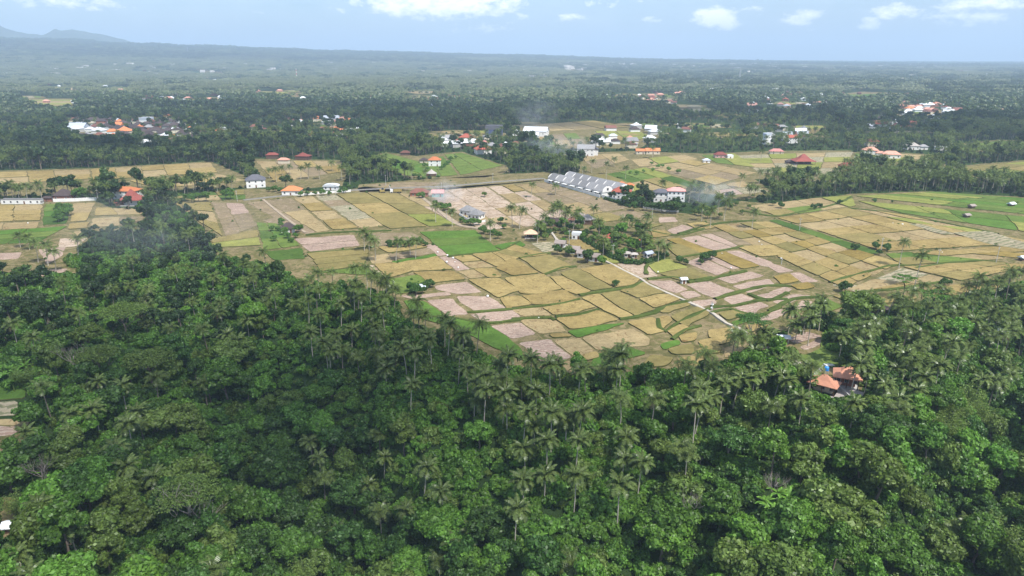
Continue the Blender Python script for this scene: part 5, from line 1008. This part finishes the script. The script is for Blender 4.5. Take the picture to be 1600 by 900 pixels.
# ------------------------------------------------------------------ the rest of the vegetation is scattered over everything that is not open land
def stock(spacing, r0, r1, x0=-330, x1=1930, seed=1):
    g = np.random.default_rng(seed); amax = 0.84; n = int(amax * (r1 * r1 - r0 * r0) / spacing ** 2)
    a = g.uniform(-amax, amax, n); r = np.sqrt(g.uniform(r0 * r0, r1 * r1, n)); x, y = r * np.sin(a), r * np.cos(a)
    # thin out points that fall too close together
    cell = spacing * .72; keep = {}
    key = np.stack([np.floor(x / cell), np.floor(y / cell)], 1).astype(int); _, idx = np.unique(key, axis=0, return_index=True); x, y = x[idx], y[idx]
    z = terrain(x, y); px_, py_, dep = proj(x, y, z); m = (px_ > x0) & (px_ < x1) & (py_ < 1250); return x[m], y[m], z[m], px_[m], py_[m]
def open_mask(px_, py_):
    m = np.zeros(len(px_), bool)
    for P in OPEN: m |= in_poly(px_, py_, P)
    return m
def house_mask(x, y, pad=0):
    m = np.zeros(len(x), bool)
    for hx, hy, hr in HOUSE_SPOTS: m |= np.hypot(x - hx, y - hy) < hr + pad
    return m
def near_placed(x, y, f=1.0):
    P = np.array(placed); m = np.zeros(len(x), bool)
    for i in range(0, len(x), 4000):
        d = np.hypot(x[i:i + 4000, None] - P[None, :, 0], y[i:i + 4000, None] - P[None, :, 1]); m[i:i + 4000] = (d < P[None, :, 2] * f).any(1)
    return m
PALMZONE = [([(1150, 255), (1330, 262), (1480, 250), (1720, 255), (1720, 330), (1420, 302), (1330, 308), (1160, 322)], .95), ([(-50, 90), (420, 96), (760, 110), (900, 118), (900, 160), (-50, 150)], .85), ([(560, 200), (800, 225), (860, 250), (870, 275), (760, 250), (560, 235)], .8), ([(900, 210), (1600, 195), (1600, 260), (880, 262)], .85),
    ([(430, 455), (620, 440), (850, 560), (1000, 600), (1000, 700), (700, 700), (430, 560)], .5), ([(1180, 450), (1600, 410), (1700, 640), (1300, 640), (1080, 640), (1080, 580)], .62), ([(0, 240), (430, 200), (560, 240), (400, 300), (0, 275)], .6), ([(500, 215), (1000, 215), (1000, 290), (520, 292)], .75)]
SPARSE = [([(100, 190), (305, 188), (305, 226), (110, 226)], .22), ([(285, 198), (570, 182), (570, 218), (285, 218)], .45), ([(690, 214), (820, 214), (820, 240), (690, 240)], .4), ([(800, 190), (1180, 185), (1180, 245), (800, 245)], .36), ([(1160, 144), (1310, 142), (1310, 180), (1160, 180)], .35), ([(1160, 190), (1470, 185), (1470, 240), (1160, 240)], .5), ([(1385, 160), (1490, 160), (1490, 184), (1385, 184)], .3),
    ([(950, 146), (1075, 146), (1075, 165), (950, 165)], .4), ([(625, 149), (745, 149), (745, 163), (625, 163)], .4), ([(1535, 118), (1620, 118), (1620, 136), (1535, 136)], .3), ([(380, 285), (560, 285), (560, 304), (380, 304)], .12), ([(400, 230), (560, 232), (560, 252), (400, 250)], .5),
    ([(620, 560), (820, 600), (960, 640), (960, 880), (760, 860), (640, 720)], .30), ([(-60, 730), (60, 740), (70, 860), (-60, 870)], .35), ([(-60, 560), (60, 560), (60, 600), (-60, 600)], .2), ([(1060, 300), (1165, 300), (1165, 325), (1060, 335)], .3), ([(-20, 340), (140, 340), (140, 445), (-20, 445)], .35)]
def zones(Z, px_, py_, default):
    v = np.full(len(px_), default)
    for P, k in Z: v[in_poly(px_, py_, P)] = k
    return v
# near wood: individual trees and palms
x, y, z, a_, b_ = stock(7.6, 95, 560, seed=3)
ok = ~open_mask(a_, b_) & ~house_mask(x, y, 1.0) & ~near_placed(x, y, .80) & (rng.random(len(x)) < zones(SPARSE, a_, b_, .93)); x, y, z, a_, b_ = (v[ok] for v in (x, y, z, a_, b_))
isp = rng.random(len(x)) < zones(PALMZONE, a_, b_, .07); vis = (a_ > -60) & (a_ < 1660) & (b_ < 990)
order = np.argsort(np.hypot(x, y)); nt = 0; labs = []; plabs = []; rest = []
near_pts = list(zip(x[order], y[order], a_[order], b_[order], isp[order], vis[order]))
COLP = ['dark green'] * 5 + ['mid green'] * 5 + ['bright green'] * 2 + ['olive green'] * 2 + ['yellow-green']
for i, (X, Y, A, B, ip, vi) in enumerate(near_pts):
    g = np.random.default_rng(5000 + i)
    if ip and vi and npalm < 318 and math.hypot(X, Y) < 420:
        ti = int(g.integers(1, 7)) if B > 440 else int(g.integers(0, 6)); sc = float(g.uniform(.85, 1.1))
        palm(X, Y, sc, ti, float(g.uniform(0, 6.28)), False, '', 'coconut palms of the wooded slope', 2000 + i, A); t = palm_labels[-1][0]; npalm += 1; plabs.append((t, palm_words(ti, sc, A, B, i), A)); continue
    if not ip and vi and nt < 300:
        form = ['rounded', 'rounded', 'spreading', 'tall', 'low', 'rounded'][int(g.integers(0, 6))]; col = COLP[int(g.integers(0, len(COLP)))]
        if 560 < A < 1000 and B > 600 and g.random() < .5: col = ['bright green', 'mid green', 'bright green'][int(g.integers(0, 3))]
        if A > 1060 and g.random() < .5: col = ['yellow-green', 'bright green', 'olive green'][int(g.integers(0, 3))]  # many right-hand crowns turned yellower, sunlight put into the leaf colour
        sc = float(g.uniform(.85, 1.35)) * (.68 if A < 430 and B < 425 else .66 if in_poly(np.array([A]), np.array([B]), [(430, 440), (640, 450), (860, 560), (1060, 590), (1020, 860), (760, 860), (620, 640), (430, 600)])[0] else .85 if B < 470 else 1.0); v = int(g.integers(0, 3)); t = tree(form, v, col, X, Y, sc, float(g.uniform(0, 6.28)), '', 'tree', 'broadleaf trees of the wooded slope', sz=float(g.uniform(.8, 1.15)))
        w_ = {'rounded': 'round-crowned', 'spreading': 'wide-crowned', 'tall': 'tall narrow', 'low': 'low bushy'}[form]; labs.append((t, f'{w_} {col} tree {where(A, B)}', A)); nt += 1; continue
    rest.append((X, Y, ip, B))
allp = [(t, t['label'].split(',')[0] if t['label'] else '', p) for t, _, p in palm_labels if t['label']] + plabs
number_repeats(allp); number_repeats(labs)

# geometry-node scatter for what nobody could count
def scatter(name, label, protos, x, y, z, idx, rot, scl):
    n = len(x); me = bpy.data.meshes.new(name); me.vertices.add(n); me.vertices.foreach_set('co', np.stack([x, y, z], 1).astype(np.float32).ravel())
    for nm, typ, dat in (('idx', 'INT', np.asarray(idx, np.int32)), ('rot', 'FLOAT_VECTOR', np.asarray(rot, np.float32)), ('scl', 'FLOAT_VECTOR', np.asarray(scl, np.float32))):
        at_ = me.attributes.new(nm, typ, 'POINT'); at_.data.foreach_set('value' if typ == 'INT' else 'vector', dat.ravel())
    col = bpy.data.collections.new(name + '_kinds')
    for k, pm in enumerate(protos): col.objects.link(bpy.data.objects.new(f'plant.{k:03d}', pm))
    o = ob(name, me); o['kind'] = 'stuff'; o['label'] = label; o['category'] = name.replace('_', ' ')
    ng = bpy.data.node_groups.new(name, 'GeometryNodeTree'); ng.interface.new_socket('Geometry', in_out='INPUT', socket_type='NodeSocketGeometry'); ng.interface.new_socket('Geometry', in_out='OUTPUT', socket_type='NodeSocketGeometry')
    gi = ng.nodes.new('NodeGroupInput'); go = ng.nodes.new('NodeGroupOutput'); ci = ng.nodes.new('GeometryNodeCollectionInfo'); ci.inputs['Collection'].default_value = col
    ci.inputs['Separate Children'].default_value = True; ci.inputs['Reset Children'].default_value = True
    ip = ng.nodes.new('GeometryNodeInstanceOnPoints'); ip.inputs['Pick Instance'].default_value = True; L = ng.links
    def na(nm, t): q = ng.nodes.new('GeometryNodeInputNamedAttribute'); q.data_type = t; q.inputs['Name'].default_value = nm; return q.outputs[0]
    L.new(gi.outputs[0], ip.inputs['Points']); L.new(ci.outputs[0], ip.inputs['Instance']); L.new(na('idx', 'INT'), ip.inputs['Instance Index'])
    e2r = ng.nodes.new('FunctionNodeEulerToRotation'); L.new(na('rot', 'FLOAT_VECTOR'), e2r.inputs[0]); L.new(e2r.outputs[0], ip.inputs['Rotation']); L.new(na('scl', 'FLOAT_VECTOR'), ip.inputs['Scale']); L.new(ip.outputs[0], go.inputs[0])
    md = o.modifiers.new('scatter', 'NODES'); md.node_group = ng; return o
def rot_scl(n, s0, s1, g, zs=(.8, 1.2)):
    r = np.zeros((n, 3)); r[:, 2] = g.uniform(0, 6.283, n); r[:, :2] = g.normal(0, .05, (n, 2)); s = g.uniform(s0, s1, n); return r, np.stack([s, s, s * g.uniform(*zs, n)], 1)
def join_mesh(tm, cm):
    import bmesh
    b = bmesh.new(); b.from_mesh(tm); n = len(b.faces); b.from_mesh(cm); b.faces.ensure_lookup_table()
    for i in range(n, len(b.faces)): b.faces[i].material_index = 1
    me = bpy.data.meshes.new('plant'); b.to_mesh(me); b.free(); me.materials.append(tm.materials[0]); me.materials.append(cm.materials[0]); return me
def simple_trunk(H, r, mat): q = MB(); q.tube([(0, 0, -1), (.1, 0, H)], [r * 1.2, r * .8], 5, False); return mesh('trunk', q.v, q.f, [mat])
def fl(c): return LEAF[c]
PALMBARK = plain('palm_bark', (.19, .165, .13), .9); MIDL = {c: leaf('far_' + c.replace(' ', '_'), a_, b_, clump=.03) for c, a_, b_ in (('dark green', (.016, .036, .011), (.034, .062, .016)), ('mid green', (.030, .062, .014), (.052, .088, .020)), ('olive green', (.045, .068, .018), (.068, .090, .024)), ('bright green', (.050, .100, .018), (.075, .130, .026)))}
MIDP = [join_mesh(simple_trunk([8, 10, 12][i], .17, PALMBARK), (lambda m: (m.transform(__import__('mathutils').Matrix.Translation((.1, 0, [8, 10, 12][i]))), m)[1])(crown_of_palm('crown', 301 + i, 13, 17, PALM, 1.7))) for i in range(3)]
MIDT = [join_mesh(simple_trunk(7, .3, BARK), crown_mesh('crown', MIDL[c], 330 + i, Rx, Rz, zc, 10, 75, .95, lobe_r=(.28, .46))) for i, (c, Rx, Rz, zc) in enumerate([('dark green', 4.4, 3.4, 8), ('mid green', 4.8, 3, 8), ('dark green', 5.4, 2.8, 8.5), ('olive green', 4, 3.6, 8), ('bright green', 3.6, 3, 6), ('dark green', 3.8, 4.4, 9)])]
SHR = [crown_mesh('bush', LEAF[c], 360 + i, 2.1, 1.5, .9, 7, 80, .58, .8, (.34, .52)) for i, c in enumerate(['dark green', 'mid green', 'bright green', 'mid green', 'yellow-green', 'olive green'])]
g = np.random.default_rng(77)
RX = np.array([r[0] for r in rest]); RY = np.array([r[1] for r in rest]); RP = np.array([r[2] for r in rest]); n = len(RX)
x, y, z, a_, b_ = stock(6.8, 560, 1450, seed=4); ok = ~open_mask(a_, b_) & ~house_mask(x, y, 2) & (rng.random(len(x)) < zones(SPARSE, a_, b_, .97)); x, y, a_, b_ = x[ok], y[ok], a_[ok], b_[ok]
pp = rng.random(len(x)) < zones(PALMZONE, a_, b_, .38); X = np.concatenate([RX, x]); Y = np.concatenate([RY, y]); PP = np.concatenate([RP, pp]).astype(bool); n = len(X)
idx = np.where(PP, g.integers(0, 3, n), g.choice([0, 0, 0, 2, 2, 2, 1, 3, 5, 5], n)); r_, s_ = rot_scl(n, .8, 1.15, g); big = np.array([mnoise.noise((u / 60, v / 60, 4)) for u, v in zip(X, Y)]); s_[~PP] *= (g.uniform(.62, 1.45, n) * (1 + .55 * big) * np.where(np.arange(n) < len(RX), .62, 1.0))[~PP][:, None]
scatter('palm_forest', 'coconut palms massed in belts and woods beyond the rice fields', MIDP, X[PP], Y[PP], terrain(X[PP], Y[PP]), idx[PP], r_[PP], s_[PP])
scatter('broadleaf_forest', 'dark broadleaf woods between the fields and villages', MIDT, X[~PP], Y[~PP], terrain(X[~PP], Y[~PP]), idx[~PP], r_[~PP], s_[~PP])
print('near trees', nt, 'palms', npalm, 'mid', n)
# undergrowth of the ravine and of the wood edges
x, y, z, a_, b_ = stock(2.25, 90, 420, seed=5); om = open_mask(a_, b_); hm = house_mask(x, y, -.5); ok = ~om & ~hm; x, y, z, a_, b_ = x[ok], y[ok], z[ok], a_[ok], b_[ok]; n = len(x)
lush = in_poly(a_, b_, [(560, 560), (830, 590), (1000, 640), (1000, 900), (760, 900), (600, 740)]); idx = np.where(lush, g.choice([1, 2, 2, 3, 4], n), g.choice([0, 0, 1, 1, 2, 3, 5], n)); r_, s_ = rot_scl(n, .6, 1.5, g); s_[lush] *= 1.1
scatter('undergrowth', 'dense bushes, vines and ferns covering the wooded slope', SHR, x, y, z, idx, r_, s_); print('undergrowth', n)
x, y, z, a_, b_ = stock(6.5, 420, 1000, seed=15); ok = ~open_mask(a_, b_) & ~house_mask(x, y, 1) & (rng.random(len(x)) < zones(SPARSE, a_, b_, 1.0) * (1 - .6 * zones(PALMZONE, a_, b_, 0))); x, y, z = x[ok], y[ok], z[ok]; n = len(x); r_, s_ = rot_scl(n, .7, 1.2, g)
scatter('wood_floor_bushes', 'dark bushes filling the foot of the palm belts and far woods', [recolour(SHR[0], MIDL['dark green'])], x, y, z, np.zeros(n, int), r_, s_)
# tufts and small bushes on the banks between fields
x, y, z, a_, b_ = stock(7.5, 200, 620, seed=6); ok = open_mask(a_, b_) & ~house_mask(x, y) & (rng.random(len(x)) < .06); x, y, z = x[ok], y[ok], z[ok]; n = len(x); r_, s_ = rot_scl(n, .18, .5, g); scatter('bank_bushes', 'small bushes and tufts dotted on the field banks', SHR, x, y, z + .2, g.choice([0, 1, 3, 5], n), r_, s_)
# hedges: one dense clipped row each
def hedge(label, pts, s=.5):
    P = [at(a, b) for a, b in pts]; X = []; 
    for i in range(len(P) - 1):
        L = math.hypot(P[i + 1][0] - P[i][0], P[i + 1][1] - P[i][1]); m = max(2, int(L / 1.1))
        for k in range(m): f = k / m; X.append((P[i][0] * (1 - f) + P[i + 1][0] * f, P[i][1] * (1 - f) + P[i + 1][1] * f))
    X = np.array(X); n = len(X); r_, s_ = rot_scl(n, s * .9, s * 1.2, g); s_[:, 2] *= 1.3; scatter('hedge', label, SHR[:1], X[:, 0], X[:, 1], terrain(X[:, 0], X[:, 1]) + .2, np.zeros(n, int), r_, s_)
hedge('dark green hedge curving round the thatched garden compound', px("906,372 920,382 938,392 955,404 975,412 1000,414 1025,409 1042,401"), .75)
hedge('dark hedge in front of the villas to the white building', px("945,312 965,318 985,325"), .6)
# far forest: low clumps of many crowns
def clump(seed, mat, pal, n=34, size=45):
    g = np.random.default_rng(seed); Q = []
    for k in range(n):
        cx, cy_ = g.uniform(-size / 2, size / 2, 2); h = g.uniform(7, 13)
        if pal:
            for j in range(9):
                a = j * .7 + g.uniform(0, .5); d = np.array([math.cos(a), math.sin(a), 0]); p = np.array([cx, cy_, h + 2]); t = np.cross(d, (0, 0, 1)) * .75; m_ = p + d * 2.4 + (0, 0, .7); e = p + d * 4.4 + (0, 0, -1.2)
                Q.append([p - t * .3, p + t * .3, m_ + t, m_ - t]); Q.append([m_ - t, m_ + t, e + t * .3, e - t * .3])
        else:
            r = g.uniform(3, 5.5); v = sph(24, g, -.2); P = np.array([cx, cy_, h - 1]) + v * r * np.array([1, 1, .75]) * g.uniform(.8, 1.1, (len(v), 1)); Q += list(leaf_quads(P, v, 3.2, .3, .8, seed + k))
    return quadmesh('canopy', np.array(Q), mat)
CLP = [clump(500 + i, FARPALM, True) for i in range(3)] + [clump(510 + i, FARLEAF, False) for i in range(3)]
x, y, z, a_, b_ = stock(8.0, 1450, 2300, seed=8); ok = ~open_mask(a_, b_) & ~house_mask(x, y, 3) & (rng.random(len(x)) < zones(SPARSE, a_, b_, 1.0)); x, y, z, a_, b_ = x[ok], y[ok], z[ok], a_[ok], b_[ok]; n = len(x); pp = rng.random(n) < zones(PALMZONE, a_, b_, .30)
FARP1 = [clump(520 + i, FARPALM, True, 1, .1) for i in range(2)] + [clump(530 + i, FARLEAF, False, 1, .1) for i in range(3)]
r_, s_ = rot_scl(n, .85, 1.25, g); scatter('distant_trees', 'palms and broadleaf trees of the middle distance', FARP1, x, y, z, np.where(pp, g.integers(0, 2, n), g.integers(2, 5, n)), r_, s_); print('far single', n)
x, y, z, a_, b_ = stock(34, 2300, 7500, seed=9); ok = ~open_mask(a_, b_) & (rng.random(len(x)) < .97); x, y, z, a_, b_ = x[ok], y[ok], z[ok], a_[ok], b_[ok]; n = len(x); pn = np.array([mnoise.noise((u / 600, v / 900, 0)) for u, v in zip(x, y)]); pp = (rng.random(n) < zones(PALMZONE, a_, b_, .25)) | (pn > .25)
r_, s_ = rot_scl(n, .85, 1.2, g, (.8, 1.5)); scatter('distant_forest', 'endless far forest reaching the hazy horizon', CLP, x, y, z, np.where(pp, g.integers(0, 3, n), g.integers(3, 6, n)), r_, s_); print('far clumps', n)
x, y, z, a_, b_ = stock(110, 7500, 16000, seed=10); n = len(x); r_, s_ = rot_scl(n, 2.2, 3.0, g, (.5, .8)); scatter('horizon_forest', 'hazy blue forest band on the horizon', CLP[3:], x, y, z, g.integers(0, 3, n), r_, s_); print('horizon', n)
# far town: pale specks along the right horizon
gt = np.random.default_rng(12); q = MB()
for k in range(430):
    a, b = gt.uniform(820, 1620), gt.normal(103.5, 3.0)
    if k > 230: a, b = gt.uniform(60, 1620), gt.uniform(100, 128)
    b = max(b, 100); xx, yy, zz = at(a, b); d = math.hypot(xx, yy); w = gt.uniform(12, 34) * (d / 5000 + .25); q.box(xx, yy, zz - 2, w, w * .5, gt.uniform(8, 14) + 9 * (d / 6000), gt.uniform(-.3, .3))
q3 = {'salmon': MB(), 'white': MB(), 'brown-red': MB()}
for k in range(290):
    (ax, bx), (ay, by) = CL[k % len(CL)][:2]; a, b = (gt.uniform(ax - 12, bx + 12), gt.uniform(ay - 2, by)) if k % 2 and ay < 185 else (gt.uniform(-40, 1640), gt.uniform(104, 168)); xx, yy, zz = at(a, b); w = gt.uniform(9, 17); c_ = ['salmon', 'white', 'brown-red'][int(gt.integers(0, 3))]; W2 = q3[c_]; hh = 9 if b < 125 else 4.5; W2.box(xx, yy, zz, w, w * .6, hh); n0 = len(W2.v)
    W2.v += [(xx - w * .6, yy - w * .4, zz + hh), (xx + w * .6, yy - w * .4, zz + hh), (xx + w * .6, yy + w * .4, zz + hh), (xx - w * .6, yy + w * .4, zz + hh), (xx - w * .25, yy, zz + hh + 3.5), (xx + w * .25, yy, zz + hh + 3.5)]; W2.f += [(n0, n0 + 1, n0 + 5, n0 + 4), (n0 + 1, n0 + 2, n0 + 5), (n0 + 2, n0 + 3, n0 + 4, n0 + 5), (n0 + 3, n0, n0 + 4)]
for c_, W2 in q3.items(): o = W2.build('distant_roofs', ROOFC[c_]); o['kind'] = 'stuff'; o['label'] = f'{c_} roofs of far farmhouses scattered through the forest'; o['category'] = 'houses'
o = q.build('distant_town', plain('far_town_walls', (.62, .57, .52), .9, .3, .01)); o['kind'] = 'stuff'; o['label'] = 'pale specks of far town buildings along the hazy horizon'; o['category'] = 'town'
# hills on the left horizon
def hills():
    prof = [(-500, 25), (-350, 10), (-200, 30), (-60, 28), (0, 40), (18, 48), (40, 52), (66, 55), (76, 51), (86, 45), (95, 48), (112, 46), (135, 50), (160, 54), (190, 61), (215, 68), (260, 74), (330, 79)]
    V = []; F = []; nr = 14; cols = 260; xs = np.linspace(-500, 330, cols); D = 11500
    for i, p in enumerate(xs):
        el_px = np.interp(p, [a for a, _ in prof], [b for _, b in prof]) + 1.2 * mnoise.noise((p * .08, 0, 0)); d = pix_dir(p, el_px); s = D / math.hypot(d.x, d.y); top = H_CAM + d.z * s
        for j in range(nr):
            f = j / (nr - 1); rr = 1 + (f - .5) * .34; prof_z = math.sin(math.pi * f) ** .8; zz = -60 + (top + 60) * prof_z + 16 * mnoise.noise((p * .05, f * 9, 2)) * (1 - abs(2 * f - 1)) * (0 if abs(f - .5) < .05 else 1)
            V.append((d.x * s * rr, d.y * s * rr, zz))
    for i in range(cols - 1):
        for j in range(nr - 1): a = i * nr + j; F.append((a, a + nr, a + nr + 1, a + 1))
    m, t, o = newmat('hill_forest'); b = N(t, 'ShaderNodeBsdfDiffuse'); c = ramp(t, noise(t, wpos(t), .003, 6, .7), [(.35, (.030, .052, .026)), (.7, (.075, .10, .05))]); t.links.new(c, b.inputs[0]); t.links.new(b.outputs[0], o.inputs[0])
    h = ob('hills', mesh('hills', V, F, [m], smooth_=True)); h['kind'] = 'structure'
hills()

# ------------------------------------------------------------------ clouds overhead that shade part of the land
def cloud(label, sx, sy, rx, ry, zc=1000.0, seed=0, rot=0.0, mat=None):
    """the cloud whose shadow falls round the ground point (sx, sy)"""
    k = zc / SUN.z; g = np.random.default_rng(seed); import bmesh
    b = bmesh.new()
    for i in range(16 if mat is None else 10):
        a = g.uniform(0, 6.28); f = math.sqrt(g.uniform(0, 1)) * .72 if i else 0; u, v = rx * f * math.cos(a), ry * f * math.sin(a); r = g.uniform(.34, .52)
        res = bmesh.ops.create_icosphere(b, subdivisions=3, radius=1.0)
        for vt in res['verts']:
            n_ = 1 + .22 * mnoise.noise(vt.co * 1.7 + Vector((i * 3.1, seed, 0))) + .10 * mnoise.noise(vt.co * 4 + Vector((i, seed, 5)))
            c = vt.co * n_; vt.co = Vector((u + c.x * r * rx, v + c.y * r * ry, max(c.z, -.25) * min(rx, ry) * .22 * (1.2 - f)))
    me = bpy.data.meshes.new('cloud'); b.to_mesh(me); b.free(); me.polygons.foreach_set('use_smooth', [True] * len(me.polygons)); me.materials.append(mat or CLOUDM)
    o = ob('cloud', me, None, (sx + SUN.x * k, sy + SUN.y * k, zc), (0, 0, rot)); tag(o, label, 'cloud', 'clouds overhead'); return o
m, t, o_ = newmat('cloud_white'); b = N(t, 'ShaderNodeBsdfDiffuse'); b.inputs[0].default_value = (.9, .9, .92, 1); tr = N(t, 'ShaderNodeBsdfTranslucent'); tr.inputs[0].default_value = (.9, .9, .92, 1); mx = N(t, 'ShaderNodeMixShader'); mx.inputs[0].default_value = .5; thin = N(t, 'ShaderNodeBsdfTransparent'); mx2 = N(t, 'ShaderNodeMixShader'); mx2.inputs[0].default_value = .86; t.links.new(mx.outputs[0], mx2.inputs[1]); t.links.new(thin.outputs[0], mx2.inputs[2])
t.links.new(b.outputs[0], mx.inputs[1]); t.links.new(tr.outputs[0], mx.inputs[2]); t.links.new(mx2.outputs[0], o_.inputs[0]); CLOUDM = m; THINM = m.copy(); THINM.name = 'thin_cloud_white'
for nd in THINM.node_tree.nodes:
    if nd.type == 'MIX_SHADER' and nd.inputs[1].is_linked and abs(nd.inputs[0].default_value - .86) < .001: nd.inputs[0].default_value = .91
for i, (a, b_, rx, ry, rot) in enumerate([(200, 650, 150, 105, -.1), (660, 745, 95, 70, 0), (330, 172, 640, 105, .03), (720, 195, 260, 110, 0), (1110, 172, 420, 140, 0), (1560, 190, 420, 150, 0), (300, 88, 2600, 500, 0), (250, 238, 260, 48, 0), (1560, 215, 300, 70, 0), (1390, 205, 150, 60, 0), (1250, 112, 900, 350, 0)]):
    xx, yy, zz = at(a, b_); cloud(['broad cloud shading the left wood', 'added thin cloud dimming the middle of the slope', 'long cloud shading the woods by the left village', 'cloud shading the dark wood above the green fields', 'cloud shading the dark wood right of centre', 'cloud shading the dark wood at the right', 'huge cloud shading the far forest on the left', 'narrow cloud added to darken the wood left of the green fields', 'narrow cloud added to darken the wood at the right edge', 'small cloud shading the wood behind the salmon roofs', 'cloud shading the far forest on the right'][i], xx, yy, rx, ry, 1000, 40 + i, rot, THINM if b_ > 600 else None)  # middle-slope and narrow clouds are unseen, added to darken the land beneath

# ------------------------------------------------------------------ smoke and haze
def smoke(label, px_, py_, rx, ry, rz_, h, dens, scale, drift=0.0):
    xx, yy, zz = at(px_, py_); q = MB(); import bmesh
    b = bmesh.new(); bmesh.ops.create_icosphere(b, subdivisions=3, radius=1.0)
    for v in b.verts: v.co = Vector((v.co.x * rx, v.co.y * ry, v.co.z * rz_)) * (1 + .15 * mnoise.noise(v.co * 2))
    me = bpy.data.meshes.new('smoke'); b.to_mesh(me); b.free(); m, t, o = newmat('smoke'); pv = N(t, 'ShaderNodeVolumePrincipled'); pv.inputs['Color'].default_value = (.86, .90, .96, 1); pv.inputs['Anisotropy'].default_value = .2
    tcn = N(t, 'ShaderNodeTexCoord'); ov = tcn.outputs['Object']; dv = VM(t, 'DIVIDE', ov, (rx, ry, rz_)); ln = VM(t, 'LENGTH', dv.outputs[0]).outputs['Value']
    fall = M(t, 'SUBTRACT', 1.0, ln, True); nz = M(t, 'SUBTRACT', noise(t, ov, scale, 4, .6, 1.0), .42, True); t.links.new(M(t, 'MULTIPLY', M(t, 'MULTIPLY', fall, nz), dens * 6), pv.inputs['Density']); t.links.new(pv.outputs[0], o.inputs['Volume'])
    me.materials.append(m); s = ob('smoke', me, None, (xx, yy, zz + h), (0, 0, 0)); s['kind'] = 'stuff'; s['label'] = label; s['category'] = 'smoke'
smoke('white smoke drifting from the burning heap by the road', 694, 316, 16, 12, 12, 7, .10, .12); smoke('blue-grey smoke beside the white three-storey building', 1105, 320, 26, 16, 13, 9, .055, .09)
smoke('blue smoke rising behind the large white hall', 835, 205, 40, 30, 30, 24, .012, .05); smoke('thin smoke behind the row of grey villas', 868, 250, 45, 24, 16, 12, .035, .06); smoke('thin blue smoke hanging over the upper left wood', 250, 420, 75, 45, 20, 22, .005, .03)
q = MB(); q.box(0, 13500, -75, 62000, 40000, 75 + 730); m, t, o = newmat('haze'); pv = N(t, 'ShaderNodeVolumePrincipled'); pv.inputs['Color'].default_value = (.62, .79, 1.0, 1); pv.inputs['Density'].default_value = 1.3e-4; pv.inputs['Anisotropy'].default_value = .0
t.links.new(pv.outputs[0], o.inputs['Volume']); hz = q.build('haze', m); hz['kind'] = 'stuff'; hz['label'] = 'pale blue haze lying over the whole plain'; hz['category'] = 'haze'
print('objects', len(scene.objects))
